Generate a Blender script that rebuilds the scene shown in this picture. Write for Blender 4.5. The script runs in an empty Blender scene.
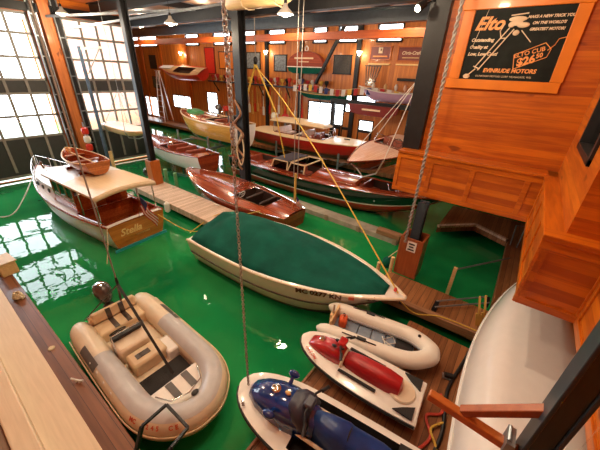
import bpy, bmesh, math, random
from mathutils import Vector, Matrix, Euler
random.seed(7)
PI = math.pi
scene = bpy.context.scene
COL = scene.collection

# ------------------------------------------------------------------ camera
H = 5.5
cam_d = bpy.data.cameras.new('camera')
cam = bpy.data.objects.new('camera', cam_d)
COL.objects.link(cam)
scene.camera = cam
yaw, pitch, roll, FPX = math.radians(-35.947), math.radians(27.491), math.radians(2.516), 293.55
fw = Vector((math.sin(yaw)*math.cos(pitch), math.cos(yaw)*math.cos(pitch), -math.sin(pitch)))
r0 = Vector((math.cos(yaw), -math.sin(yaw), 0)); u0 = r0.cross(fw)
rt = math.cos(roll)*r0 + math.sin(roll)*u0
up = -math.sin(roll)*r0 + math.cos(roll)*u0
m = Matrix((rt, up, -fw)).transposed().to_4x4()
m.translation = (0, 0, H)
cam.matrix_world = m
cam_d.sensor_width = 36.0
cam_d.lens = 36.0*FPX/600.0
cam_d.clip_start = 0.05
cam_d.clip_end = 200

# ------------------------------------------------------------------ sky and exposure
w = bpy.data.worlds.new('sky'); scene.world = w; w.use_nodes = True
bg = w.node_tree.nodes['Background']
bg.inputs[0].default_value = (0.86, 0.94, 1.0, 1)
bg.inputs[1].default_value = 5.5
vs = scene.view_settings
vs.view_transform = 'Standard'; vs.look = 'None'; vs.gamma = 1.0; vs.exposure = 0.78; vs.use_curve_mapping = False
LAMP_W = 165.0
SCONCE_W = 22.0
WARM = (1.0, 0.80, 0.56)

def portal(name, loc, rot, sx, sy):
    l = bpy.data.lights.new(name, 'AREA'); l.shape = 'RECTANGLE'; l.size = sx; l.size_y = sy
    l.cycles.is_portal = True
    o = bpy.data.objects.new(name, l); o.location = loc; o.rotation_euler = rot; COL.objects.link(o)
portal('daylight_door', (-20.3, 1.7, 4.7), (0, -PI/2, 0), 5.6, 7.4)
portal('daylight_door', (-20.3, 8.35, 4.7), (0, -PI/2, 0), 5.6, 3.2)

# ------------------------------------------------------------------ helpers
def tag(o, label=None, cat=None, group=None, kind=None):
    if label: o['label'] = label
    if cat: o['category'] = cat
    if group: o['group'] = group
    if kind: o['kind'] = kind
    return o

def thing(name, label, cat, loc=(0, 0, 0), rz=0.0, group=None, rot=None):
    o = bpy.data.objects.new(name, None); COL.objects.link(o)
    o.location = loc; o.rotation_euler = rot if rot else (0, 0, rz)
    o.empty_display_size = 0.1
    return tag(o, label, cat, group)

def copy_tree(o, parent=None):
    c = o.copy(); COL.objects.link(c)
    if parent is not None: c.parent = parent
    for ch in list(o.children): copy_tree(ch, c)
    return c

class MB:
    def __init__(s): s.v = []; s.f = []; s.mi = []
    def add(s, vs_, fs, mi=0):
        b = len(s.v); s.v += [tuple(p) for p in vs_]
        for f in fs:
            s.f.append(tuple(b+i for i in f)); s.mi.append(mi)
        return s
    def box(s, c, size, rot=None, mi=0):
        hx, hy, hz = size[0]/2, size[1]/2, size[2]/2
        R = Euler(rot).to_matrix() if rot else None
        pts = []
        for x in (-hx, hx):
            for y in (-hy, hy):
                for z in (-hz, hz):
                    p = Vector((x, y, z))
                    if R: p = R @ p
                    pts.append(p + Vector(c))
        return s.add(pts, [(0, 1, 3, 2), (4, 6, 7, 5), (0, 4, 5, 1), (2, 3, 7, 6), (0, 2, 6, 4), (1, 5, 7, 3)], mi)
    def bar(s, p0, p1, wd, ht, mi=0):
        p0, p1 = Vector(p0), Vector(p1); d = p1-p0; L = d.length; d.normalize()
        upv = Vector((0, 0, 1)) if abs(d.z) < 0.95 else Vector((1, 0, 0))
        sd = d.cross(upv).normalized(); u = sd.cross(d)
        pts = [q + sd*a*wd/2 + u*b*ht/2 for q in (p0, p1) for a, b in ((-1, -1), (1, -1), (1, 1), (-1, 1))]
        return s.add(pts, [(3, 2, 1, 0), (4, 5, 6, 7), (0, 1, 5, 4), (1, 2, 6, 5), (2, 3, 7, 6), (3, 0, 4, 7)], mi)
    def loft(s, rings, closed=True, caps=(True, True), mi=0):
        b = len(s.v); n = len(rings[0])
        for r in rings: s.v += [tuple(p) for p in r]
        for i in range(len(rings)-1):
            for j in range(n if closed else n-1):
                k = (j+1) % n
                s.f.append((b+i*n+j, b+i*n+k, b+(i+1)*n+k, b+(i+1)*n+j)); s.mi.append(mi)
        if caps[0]: s.f.append(tuple(b+j for j in reversed(range(n)))); s.mi.append(mi)
        if caps[1]: s.f.append(tuple(b+(len(rings)-1)*n+j for j in range(n))); s.mi.append(mi)
        return s
    def tube(s, pts, r, n=8, loop=False, mi=0):
        pts = [Vector(p) for p in pts]; N = len(pts)
        rr = r if isinstance(r, (list, tuple)) else [r]*N
        rings = []; prev = None
        for i, p in enumerate(pts):
            a = pts[(i-1) % N] if (loop or i > 0) else p
            c = pts[(i+1) % N] if (loop or i < N-1) else p
            d = (c-a).normalized() if (c-a).length > 1e-9 else Vector((0, 0, 1))
            if prev is None:
                t = Vector((0, 0, 1)) if abs(d.z) < 0.9 else Vector((1, 0, 0))
                x = d.cross(t).normalized()
            else:
                x = (prev - d*prev.dot(d)).normalized()
            prev = x; y = d.cross(x)
            rings.append([p + (x*math.cos(2*PI*k/n) + y*math.sin(2*PI*k/n))*rr[i] for k in range(n)])
        if loop: rings.append(rings[0]); return s.loft(rings, True, (False, False), mi)
        return s.loft(rings, True, (True, True), mi)
    def cyl(s, p0, p1, r0_, r1_=None, n=16, mi=0):
        return s.tube([p0, p1], [r0_, r0_ if r1_ is None else r1_], n, mi=mi)
    def lathe(s, c, prof, n=20, mi=0, axis='Z'):
        rings = []
        for r_, z in prof:
            ring = []
            for k in range(n):
                a = 2*PI*k/n; p = (r_*math.cos(a), r_*math.sin(a), z)
                if axis == 'X': p = (z, p[0], p[1])
                if axis == 'Y': p = (p[1], z, p[0])
                ring.append((c[0]+p[0], c[1]+p[1], c[2]+p[2]))
            rings.append(ring)
        return s.loft(rings, True, (True, True), mi)
    def ball(s, c, rad, n=14, m_=8, mi=0):
        if not isinstance(rad, (list, tuple)): rad = (rad, rad, rad)
        rings = []
        for i in range(m_+1):
            t = PI*i/m_; rr = max(math.sin(t), 1e-3)
            rings.append([(c[0]+rad[0]*rr*math.cos(2*PI*k/n), c[1]+rad[1]*rr*math.sin(2*PI*k/n), c[2]-rad[2]*math.cos(t)) for k in range(n)])
        return s.loft(rings, True, (True, True), mi)
    def prism(s, poly, z0, z1, mi=0, fn=None):
        """poly: (a, b) list counter-clockwise, extruded along the third axis; fn maps (a, b, c) to xyz"""
        fn = fn or (lambda a, b, c: (a, b, c))
        n = len(poly)
        pts = [fn(a, b, z0) for a, b in poly] + [fn(a, b, z1) for a, b in poly]
        return s.add(pts, [tuple(reversed(range(n))), tuple(range(n, 2*n))] + [(i, (i+1) % n, n+(i+1) % n, n+i) for i in range(n)], mi)
    def build(s, name, mat, parent=None, smooth=True, bevel=0, angle=40, sub=0, solid=0):
        me = bpy.data.meshes.new(name); me.from_pydata(s.v, [], s.f); me.validate()
        for mm in (mat if isinstance(mat, (list, tuple)) else [mat]): me.materials.append(mm)
        if len(me.polygons) == len(s.mi):
            me.polygons.foreach_set('material_index', s.mi)
        bm = bmesh.new(); bm.from_mesh(me); bmesh.ops.remove_doubles(bm, verts=bm.verts, dist=1e-5)
        bmesh.ops.recalc_face_normals(bm, faces=bm.faces); bm.to_mesh(me); bm.free()
        if smooth:
            me.shade_smooth(); me.set_sharp_from_angle(angle=math.radians(angle))
        o = bpy.data.objects.new(name, me); COL.objects.link(o)
        if parent is not None: o.parent = parent
        if solid:
            md = o.modifiers.new('solid', 'SOLIDIFY'); md.thickness = solid; md.offset = 0
        if bevel:
            md = o.modifiers.new('bevel', 'BEVEL'); md.width = bevel; md.segments = 2; md.limit_method = 'ANGLE'
        if sub:
            md = o.modifiers.new('sub', 'SUBSURF'); md.levels = sub; md.render_levels = sub
        return o

def text(name, body, size, mat, parent, loc, rot, shear=0.0, depth=0.002, bold=0.0, align='CENTER', matrix=None, sx=1.0):
    cu = bpy.data.curves.new(name, 'FONT'); cu.body = body; cu.size = size; cu.shear = shear
    cu.extrude = depth; cu.offset = bold; cu.align_x = align; cu.align_y = 'CENTER'; cu.resolution_u = 3
    t = bpy.data.objects.new('tmp', cu); COL.objects.link(t)
    dg = bpy.context.evaluated_depsgraph_get(); dg.update()
    me = bpy.data.meshes.new_from_object(t.evaluated_get(dg))
    bpy.data.objects.remove(t); me.name = name
    me.materials.clear(); me.materials.append(mat)
    o = bpy.data.objects.new(name, me); COL.objects.link(o); o.parent = parent
    if matrix is not None: o.matrix_local = matrix
    else: o.location = loc; o.rotation_euler = rot
    if sx != 1.0: o.scale = (sx, 1, 1)
    return o

# ------------------------------------------------------------------ materials
def new_mat(name):
    mt = bpy.data.materials.new(name); mt.use_nodes = True
    return mt, mt.node_tree, mt.node_tree.nodes['Principled BSDF']

def plain(name, col, rough=0.5, metal=0.0, coat=0.0, var=0.08, scale=6.0, bump=0.0, spec=0.5):
    mt, nt, b = new_mat(name)
    b.inputs['Roughness'].default_value = rough; b.inputs['Metallic'].default_value = metal
    b.inputs['Coat Weight'].default_value = coat; b.inputs['Coat Roughness'].default_value = 0.06
    b.inputs['Specular IOR Level'].default_value = spec
    tc = nt.nodes.new('ShaderNodeTexCoord'); nz = nt.nodes.new('ShaderNodeTexNoise')
    nz.inputs['Scale'].default_value = scale; nz.inputs['Detail'].default_value = 4
    nt.links.new(tc.outputs['Object'], nz.inputs['Vector'])
    rp = nt.nodes.new('ShaderNodeValToRGB')
    rp.color_ramp.elements[0].position = 0.3; rp.color_ramp.elements[1].position = 0.7
    rp.color_ramp.elements[0].color = (*[max(0, c*(1-var)) for c in col], 1)
    rp.color_ramp.elements[1].color = (*[min(1, c*(1+var)) for c in col], 1)
    nt.links.new(nz.outputs['Fac'], rp.inputs[0]); nt.links.new(rp.outputs[0], b.inputs['Base Color'])
    if bump:
        bp = nt.nodes.new('ShaderNodeBump'); bp.inputs['Strength'].default_value = bump; bp.inputs['Distance'].default_value = 0.02
        nt.links.new(nz.outputs['Fac'], bp.inputs['Height']); nt.links.new(bp.outputs[0], b.inputs['Normal'])
    return mt

def wood(name, c1, c2, grain='X', across='Z', plank=0.14, seam=0.03, seamcol=(0.05, 0.015, 0.004), rough=0.35, coat=0.2, gscale=1.6, tone=0.35, knots=0.0):
    """planks running along `grain`, stacked along `across`, in object coordinates"""
    mt, nt, b = new_mat(name); N = nt.nodes; L = nt.links
    b.inputs['Roughness'].default_value = rough; b.inputs['Coat Weight'].default_value = coat; b.inputs['Coat Roughness'].default_value = 0.08
    tc = N.new('ShaderNodeTexCoord'); sp = N.new('ShaderNodeSeparateXYZ'); L.new(tc.outputs['Object'], sp.inputs[0])
    dv = N.new('ShaderNodeMath'); dv.operation = 'DIVIDE'; L.new(sp.outputs[across], dv.inputs[0]); dv.inputs[1].default_value = plank
    fl = N.new('ShaderNodeMath'); fl.operation = 'FLOOR'; L.new(dv.outputs[0], fl.inputs[0])
    fr = N.new('ShaderNodeMath'); fr.operation = 'FRACT'; L.new(dv.outputs[0], fr.inputs[0])
    wn = N.new('ShaderNodeTexWhiteNoise'); wn.noise_dimensions = '1D'; L.new(fl.outputs[0], wn.inputs['W'])
    mp = N.new('ShaderNodeMapping'); L.new(tc.outputs['Object'], mp.inputs[0])
    sc = {'X': (gscale, gscale*14, gscale*14), 'Y': (gscale*14, gscale, gscale*14), 'Z': (gscale*14, gscale*14, gscale)}[grain]
    mp.inputs['Scale'].default_value = sc
    cb = N.new('ShaderNodeCombineXYZ'); ml = N.new('ShaderNodeMath'); ml.operation = 'MULTIPLY'; ml.inputs[1].default_value = 37.0
    L.new(wn.outputs['Value'], ml.inputs[0]); L.new(ml.outputs[0], cb.inputs[grain])
    L.new(cb.outputs[0], mp.inputs['Location'])
    nz = N.new('ShaderNodeTexNoise'); nz.inputs['Scale'].default_value = 1.0; nz.inputs['Detail'].default_value = 5; nz.inputs['Distortion'].default_value = 0.6
    L.new(mp.outputs[0], nz.inputs['Vector'])
    ma = N.new('ShaderNodeMath'); ma.operation = 'MULTIPLY_ADD'; L.new(wn.outputs['Value'], ma.inputs[0]); ma.inputs[1].default_value = tone
    sb = N.new('ShaderNodeMath'); sb.operation = 'SUBTRACT'; L.new(nz.outputs['Fac'], sb.inputs[0]); sb.inputs[1].default_value = tone/2
    L.new(sb.outputs[0], ma.inputs[2])
    rp = N.new('ShaderNodeValToRGB'); rp.color_ramp.elements[0].position = 0.3; rp.color_ramp.elements[1].position = 0.72
    rp.color_ramp.elements[0].color = (*c1, 1); rp.color_ramp.elements[1].color = (*c2, 1)
    L.new(ma.outputs[0], rp.inputs[0])
    out = rp.outputs[0]
    if knots:
        kn = N.new('ShaderNodeTexNoise'); kn.inputs['Scale'].default_value = 3.2; kn.inputs['Detail'].default_value = 1
        km = N.new('ShaderNodeMapping'); km.inputs['Scale'].default_value = {'X': (.6, 1.6, 1.6), 'Y': (1.6, .6, 1.6), 'Z': (1.6, 1.6, .6)}[grain]
        L.new(tc.outputs['Object'], km.inputs[0]); L.new(km.outputs[0], kn.inputs['Vector'])
        kr = N.new('ShaderNodeValToRGB'); kr.color_ramp.elements[0].position = 0.70; kr.color_ramp.elements[1].position = 0.76
        kr.color_ramp.elements[0].color = (0, 0, 0, 1); kr.color_ramp.elements[1].color = (knots, knots, knots, 1)
        L.new(kn.outputs['Fac'], kr.inputs[0])
        mk = N.new('ShaderNodeMix'); mk.data_type = 'RGBA'; L.new(kr.outputs[0], mk.inputs['Factor']); L.new(out, mk.inputs['A'])
        mk.inputs['B'].default_value = (c1[0]*.35, c1[1]*.3, c1[2]*.3, 1); out = mk.outputs['Result']
    if seam:
        gt = N.new('ShaderNodeMath'); gt.operation = 'LESS_THAN'; L.new(fr.outputs[0], gt.inputs[0]); gt.inputs[1].default_value = seam
        mx = N.new('ShaderNodeMix'); mx.data_type = 'RGBA'; L.new(gt.outputs[0], mx.inputs['Factor']); L.new(out, mx.inputs['A'])
        mx.inputs['B'].default_value = (*seamcol, 1); out = mx.outputs['Result']
    L.new(out, b.inputs['Base Color'])
    return mt

M = {}
FIR1, FIR2 = (0.36, 0.066, 0.0025), (0.60, 0.150, 0.006)
M['wall_x'] = wood('fir wall boards along x', FIR1, FIR2, 'X', 'Z', 0.16, 0.02, (0.26, 0.055, 0.007), 0.4, 0.15, 1.0, 0.4, 0.7)
M['wall_y'] = wood('fir wall boards along y', FIR1, FIR2, 'Y', 'Z', 0.16, 0.02, (0.26, 0.055, 0.007), 0.4, 0.15, 1.0, 0.4, 0.7)
M['wall_far'] = wood('fir wall boards far', (0.42, 0.12, 0.02), (0.62, 0.21, 0.035), 'Z', 'X', 0.14, 0.03, (0.26, 0.07, 0.012), 0.5, 0.1, 1.0, 0.4)
M['fir_x'] = wood('fir trim along x', FIR1, FIR2, 'X', 'Z', 5.0, 0, rough=0.35, gscale=1.2, tone=0.0)
M['fir_y'] = wood('fir trim along y', FIR1, FIR2, 'Y', 'Z', 5.0, 0, rough=0.35, gscale=1.2, tone=0.0)
M['fir_z'] = wood('fir trim upright', FIR1, FIR2, 'Z', 'X', 5.0, 0, rough=0.35, gscale=1.2, tone=0.0)
M['ceiling'] = wood('ceiling boards', (0.26, 0.10, 0.03), (0.42, 0.17, 0.05), 'X', 'Y', 0.2, 0.04, (0.1, .03, .01), 0.5, 0.1)
M['dock_y'] = wood('dock planks along y', (0.17, 0.062, 0.020), (0.33, 0.13, 0.045), 'Y', 'X', 0.13, 0.06, (0.05, 0.016, 0.006), 0.5, 0.1, 1.4, 0.5)
M['dock_x'] = wood('dock planks along x', (0.20, 0.075, 0.025), (0.36, 0.15, 0.055), 'Y', 'X', 0.15, 0.06, (0.05, 0.018, 0.008), 0.5, 0.1, 1.4, 0.5)
M['pier'] = wood('worn pier planks', (0.48, 0.33, 0.23), (0.68, 0.50, 0.38), 'Y', 'X', 0.14, 0.05, (0.15, 0.08, 0.04), 0.55, 0.05, 1.4, 0.5)
M['brown_edge'] = wood('red brown dock edge board', (0.12, 0.040, 0.016), (0.22, 0.080, 0.032), 'X', 'Y', 0.16, 0.05, (0.04, 0.012, 0.006), 0.4, 0.15, 1.0, 0.3)
M['cream_board'] = wood('cream painted board', (0.66, 0.53, 0.36), (0.76, 0.62, 0.44), 'X', 'Y', 5.0, 0, rough=0.5, coat=0, tone=0)
M['grey_board'] = wood('grey brown board', (0.24, 0.17, 0.11), (0.34, 0.25, 0.17), 'X', 'Y', 5.0, 0, rough=0.5, coat=0, tone=0)
M['curb'] = wood('weathered timber curb', (0.22, 0.10, 0.045), (0.36, 0.18, 0.09), 'X', 'Y', 5.0, 0, rough=0.6, coat=0, tone=0)
M['mahog'] = wood('varnished mahogany planks', (0.20, 0.022, 0.006), (0.36, 0.055, 0.014), 'X', 'Y', 0.10, 0.05, (0.42, 0.22, 0.10), 0.2, 0.8, 1.4, 0.3)
M['mahog_plain'] = wood('varnished mahogany', (0.17, 0.018, 0.006), (0.33, 0.05, 0.013), 'X', 'Z', 0.16, 0.03, (0.10, 0.012, 0.004), 0.2, 0.8, 1.2, 0.3)
M['mahog_matte'] = wood('satin mahogany', (0.20, 0.026, 0.010), (0.34, 0.055, 0.018), 'X', 'Z', 0.3, 0.03, (0.10, 0.012, 0.004), 0.7, 0.0, 1.2, 0.3)
M['mahog_side'] = wood('varnished orange mahogany', (0.30, 0.055, 0.010), (0.48, 0.11, 0.022), 'X', 'Z', 0.16, 0.025, (0.18, 0.03, 0.008), 0.2, 0.8, 1.2, 0.3)
M['transom'] = wood('golden varnished transom', (0.34, 0.10, 0.014), (0.54, 0.19, 0.03), 'Y', 'Z', 0.2, 0.02, (0.2, 0.05, 0.01), 0.2, 0.8, 1.2, 0.25)
M['dinghy'] = wood('varnished cedar strips', (0.30, 0.085, 0.02), (0.5, 0.17, 0.045), 'X', 'Z', 0.07, 0.08, (0.16, 0.04, 0.01), 0.3, 0.5, 1.4, 0.3)
M['yellow_wood'] = wood('yellow varnished side', (0.52, 0.27, 0.045), (0.7, 0.4, 0.09), 'X', 'Z', 0.2, 0.02, (0.34, 0.15, 0.02), 0.25, 0.6, 1.2, 0.2)
M['tan_wood'] = wood('pale tan wood', (0.62, 0.40, 0.17), (0.78, 0.55, 0.28), 'X', 'Z', 0.3, 0.01, (0.4, 0.2, 0.1), 0.4, 0.2, 1.2, 0.2)
M['cream_deck'] = wood('cream canvas deck', (0.72, 0.52, 0.30), (0.80, 0.61, 0.38), 'X', 'Y', 5, 0, rough=0.4, coat=0.2, tone=0)
M['copper_deck'] = wood('pale pink varnished deck', (0.76, 0.46, 0.36), (0.88, 0.62, 0.50), 'X', 'Y', 0.09, 0.05, (0.5, .24, .16), 0.25, 0.6, 1.2, 0.2)
M['brown_box'] = wood('red brown boxed timber', (0.25, 0.055, 0.016), (0.38, 0.10, 0.028), 'Z', 'X', 5, 0, rough=0.35, coat=0.3, tone=0)
M['glulam'] = wood('red orange laminated beam', (0.30, 0.045, 0.004), (0.42, 0.08, 0.008), 'X', 'Z', 0.06, 0, rough=0.5, coat=0, tone=0.2)
M['orange_box'] = wood('orange boxed timber', (0.36, 0.085, 0.012), (0.5, 0.14, 0.022), 'Z', 'X', 5, 0, rough=0.4, coat=0.2, tone=0)
M['post_wood'] = wood('rough orange timber post', (0.34, 0.085, 0.016), (0.56, 0.17, 0.03), 'Z', 'Y', 5, 0, rough=0.5, coat=0.1, tone=0, gscale=.8, knots=0.8)
M['steel'] = plain('dark painted steel', (0.012, 0.012, 0.013), 0.4, 0.0, 0.0, 0.2, spec=0.3)
M['steel_blue'] = plain('blue grey painted steel', (0.028, 0.042, 0.058), 0.35, 0.0, 0.1, 0.2)
M['mast_blue'] = plain('faded blue steel tube', (0.07, 0.12, 0.19), 0.4, 0.0, 0.1, 0.2)
M['steel_light'] = plain('grey galvanised steel', (0.30, 0.33, 0.36), 0.4, 0.7, 0, 0.2)
M['duct'] = plain('blue grey duct', (0.05, 0.065, 0.085), 0.4, 0.1, 0.1, 0.15)
M['mullion'] = plain('grey door frame', (0.26, 0.25, 0.23), 0.6, spec=0.2)
M['dark_panel'] = plain('dark grey door panel', (0.035, 0.038, 0.04), 0.5)
M['black'] = plain('black rubber', (0.012, 0.012, 0.013), 0.5, bump=0.1)
M['black_metal'] = plain('black metal bar', (0.014, 0.014, 0.016), 0.35, 0.4)
M['mat_black'] = plain('black traction mat', (0.02, 0.018, 0.018), 0.85, scale=60, bump=0.4)
M['white'] = plain('white gelcoat', (0.80, 0.77, 0.72), 0.25, coat=0.5, var=0.03)
M['white_hull'] = plain('glossy white hull', (0.80, 0.77, 0.74), 0.22, coat=0.7, var=0.02)
M['white_paint'] = plain('white paint', (0.80, 0.78, 0.74), 0.35, coat=0.2, var=0.04)
M['cream'] = plain('cream gelcoat', (0.78, 0.66, 0.50), 0.3, coat=0.4, var=0.04)
M['tan'] = plain('tan vinyl', (0.66, 0.50, 0.31), 0.45, var=0.05, bump=0.03)
M['hypalon'] = plain('cream rubber tube', (0.72, 0.60, 0.43), 0.42, var=0.04, coat=0.1)
M['hypalon_grey'] = plain('silver grey rubber', (0.47, 0.46, 0.46), 0.38, var=0.06, coat=0.2)
M['hypalon_dark'] = plain('dark grey rubber', (0.10, 0.09, 0.085), 0.5, var=0.1)
M['white_rubber'] = plain('white rubber tube', (0.78, 0.74, 0.66), 0.4, var=0.03, coat=0.1)
M['green_canvas'] = plain('dark green canvas', (0.003, 0.074, 0.052), 0.8, var=0.25, scale=2.2, bump=0.5, spec=0.12)
M['green_hull'] = plain('dark green paint', (0.006, 0.030, 0.016), 0.12, coat=0.8, var=0.1)
M['green_paint'] = plain('bright green canvas', (0.03, 0.22, 0.05), 0.5, var=0.3)
M['pale_green'] = plain('pale green paint', (0.16, 0.36, 0.17), 0.5, var=0.2)
M['red_paint'] = plain('red bottom paint', (0.48, 0.016, 0.012), 0.3, coat=0.3)
M['red_gloss'] = plain('glossy deep red', (0.40, 0.008, 0.012), 0.15, coat=1.0, var=0.1)
M['red_vinyl'] = plain('red vinyl seat', (0.36, 0.007, 0.010), 0.38, var=0.12, bump=0.05)
M['bright_red'] = plain('bright red paint', (0.65, 0.03, 0.015), 0.3, coat=0.4)
M['blue_gloss'] = plain('glossy navy blue', (0.002, 0.028, 0.16), 0.12, coat=1.0, var=0.2)
M['blue_vinyl'] = plain('blue vinyl seat', (0.006, 0.038, 0.19), 0.35, var=0.2, bump=0.05)
M['dark_vinyl'] = plain('dark slate vinyl', (0.03, 0.03, 0.05), 0.4, var=0.2)
M['blue_grey'] = plain('blue grey floor boards', (0.20, 0.25, 0.33), 0.5, var=0.15)
M['turq'] = plain('turquoise bottom paint', (0.02, 0.30, 0.33), 0.35)
M['silver'] = plain('chrome', (0.8, 0.8, 0.8), 0.12, 1.0, var=0.02)
M['chain'] = plain('galvanised chain', (0.42, 0.38, 0.33), 0.4, 0.8, var=0.2)
M['engine'] = plain('dark brown grey cowling', (0.06, 0.045, 0.04), 0.2, coat=0.8)
M['orange'] = plain('orange plastic', (0.70, 0.10, 0.02), 0.4)
M['orange_frame'] = plain('bright orange painted frame', (0.72, 0.20, 0.012), 0.35, coat=0.2, var=0.06, scale=3)
M['board_black'] = plain('black green sign board', (0.010, 0.013, 0.011), 0.6, var=0.25, spec=0.15)
M['lettering_cream'] = plain('cream lettering', (0.75, 0.58, 0.38), 0.5)
M['lettering_orange'] = plain('orange lettering', (0.85, 0.33, 0.08), 0.5)
M['lettering_gold'] = plain('gold lettering', (0.78, 0.55, 0.22), 0.4)
M['lettering_brown'] = plain('brown lettering', (0.10, 0.03, 0.018), 0.6)
M['lettering_red'] = plain('red lettering', (0.60, 0.10, 0.04), 0.5)
M['maroon_board'] = plain('maroon sign board', (0.17, 0.022, 0.014), 0.4, var=0.15)
M['poster_blue'] = plain('blue grey poster', (0.16, 0.19, 0.22), 0.4, var=0.5, scale=9)
M['poster_dark'] = plain('dark poster', (0.035, 0.028, 0.022), 0.5, var=0.5, scale=14)
M['poster_green'] = plain('dull green poster', (0.10, 0.11, 0.06), 0.5, var=0.5, scale=14)
M['lilac'] = plain('lilac paint', (0.46, 0.28, 0.42), 0.4, var=0.05)
M['maroon'] = plain('maroon paint', (0.16, 0.016, 0.014), 0.3, coat=0.4)
M['rope'] = plain('pale rope', (0.62, 0.50, 0.32), 0.8, var=0.2, scale=60)
M['rope_yellow'] = plain('yellow strap', (0.66, 0.42, 0.06), 0.7, var=0.2, scale=30)
M['rope_grey'] = plain('grey wire rope', (0.30, 0.27, 0.24), 0.5, 0.3)
M['oar'] = plain('yellow oar wood', (0.62, 0.36, 0.08), 0.4)
M['oar_red'] = plain('red and tan oar', (0.6, 0.16, 0.04), 0.4, var=0.5, scale=3)
M['flag_red'] = plain('flag red', (0.5, 0.03, 0.03), 0.8)
M['flag_white'] = plain('flag white', (0.75, 0.70, 0.66), 0.8)
M['flag_blue'] = plain('flag blue', (0.03, 0.04, 0.16), 0.8)
M['flag_yellow'] = plain('flag yellow', (0.75, 0.48, 0.08), 0.8)
M['fender'] = plain('white fender', (0.75, 0.72, 0.66), 0.4)
M['paper'] = plain('white paper notice', (0.78, 0.72, 0.66), 0.6)
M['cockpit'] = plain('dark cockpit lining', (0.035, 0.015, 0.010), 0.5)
M['seat_red'] = plain('red brown leather seat', (0.30, 0.06, 0.03), 0.4, var=0.2)
M['seat_tan'] = plain('pale pink leather seat', (0.66, 0.42, 0.30), 0.4, var=0.1)
M['concrete'] = plain('pale grey float', (0.34, 0.30, 0.24), 0.8, var=0.2, scale=3)
M['hose_red'] = plain('red hose', (0.5, 0.05, 0.03), 0.5)

def emit(name, col, st):
    mt, nt, b = new_mat(name)
    b.inputs['Base Color'].default_value = (*col, 1); b.inputs['Emission Color'].default_value = (*col, 1); b.inputs['Emission Strength'].default_value = st
    return mt
M['bulb'] = emit('warm bulb', (1.0, 0.80, 0.52), 14.0)

def glass(name, tint=(1, 1, 1), gl=0.12):
    mt = bpy.data.materials.new(name); mt.use_nodes = True; nt = mt.node_tree; nt.nodes.clear()
    o = nt.nodes.new('ShaderNodeOutputMaterial'); mx = nt.nodes.new('ShaderNodeMixShader')
    tr = nt.nodes.new('ShaderNodeBsdfTransparent'); tr.inputs[0].default_value = (*tint, 1)
    g = nt.nodes.new('ShaderNodeBsdfGlossy'); g.inputs['Roughness'].default_value = 0.02
    lw = nt.nodes.new('ShaderNodeLayerWeight'); lw.inputs[0].default_value = 0.5
    pw = nt.nodes.new('ShaderNodeMath'); pw.operation = 'POWER'; pw.inputs[1].default_value = 5.0
    ad = nt.nodes.new('ShaderNodeMath'); ad.operation = 'MULTIPLY_ADD'; ad.inputs[1].default_value = 0.9; ad.inputs[2].default_value = 0.03
    nt.links.new(lw.outputs['Facing'], pw.inputs[0]); nt.links.new(pw.outputs[0], ad.inputs[0])
    nt.links.new(ad.outputs[0], mx.inputs[0]); nt.links.new(tr.outputs[0], mx.inputs[1]); nt.links.new(g.outputs[0], mx.inputs[2])
    nt.links.new(mx.outputs[0], o.inputs[0])
    return mt
M['glass'] = glass('window glass')
M['glass_dark'] = glass('smoked boat glass', (0.35, 0.4, 0.38))
M['glass_teal'] = glass('teal edged glass', (0.30, 0.52, 0.46))
M['shade'] = plain('white enamel shade', (0.8, 0.78, 0.72), 0.4)

def water_mat():
    mt, nt, b = new_mat('green harbour water')
    b.inputs['Roughness'].default_value = 0.02; b.inputs['IOR'].default_value = 1.45
    tc = nt.nodes.new('ShaderNodeTexCoord')
    n1 = nt.nodes.new('ShaderNodeTexNoise'); n1.inputs['Scale'].default_value = 0.35; n1.inputs['Detail'].default_value = 3
    nt.links.new(tc.outputs['Object'], n1.inputs['Vector'])
    rp = nt.nodes.new('ShaderNodeValToRGB'); rp.color_ramp.elements[0].position = 0.35; rp.color_ramp.elements[1].position = 0.7
    rp.color_ramp.elements[0].color = (0.003, 0.145, 0.040, 1); rp.color_ramp.elements[1].color = (0.018, 0.31, 0.085, 1)
    nt.links.new(n1.outputs['Fac'], rp.inputs[0]); nt.links.new(rp.outputs[0], b.inputs['Base Color'])
    n2 = nt.nodes.new('ShaderNodeTexNoise'); n2.inputs['Scale'].default_value = 1.1; n2.inputs['Detail'].default_value = 3; n2.inputs['Distortion'].default_value = 0.5
    nt.links.new(tc.outputs['Object'], n2.inputs['Vector'])
    bp = nt.nodes.new('ShaderNodeBump'); bp.inputs['Strength'].default_value = 0.09; bp.inputs['Distance'].default_value = 0.12
    nt.links.new(n2.outputs['Fac'], bp.inputs['Height']); nt.links.new(bp.outputs[0], b.inputs['Normal'])
    return mt
M['water'] = water_mat()

# ================================================================== SETTING
def structure(o, **k): return tag(o, kind='structure', **k)

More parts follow.
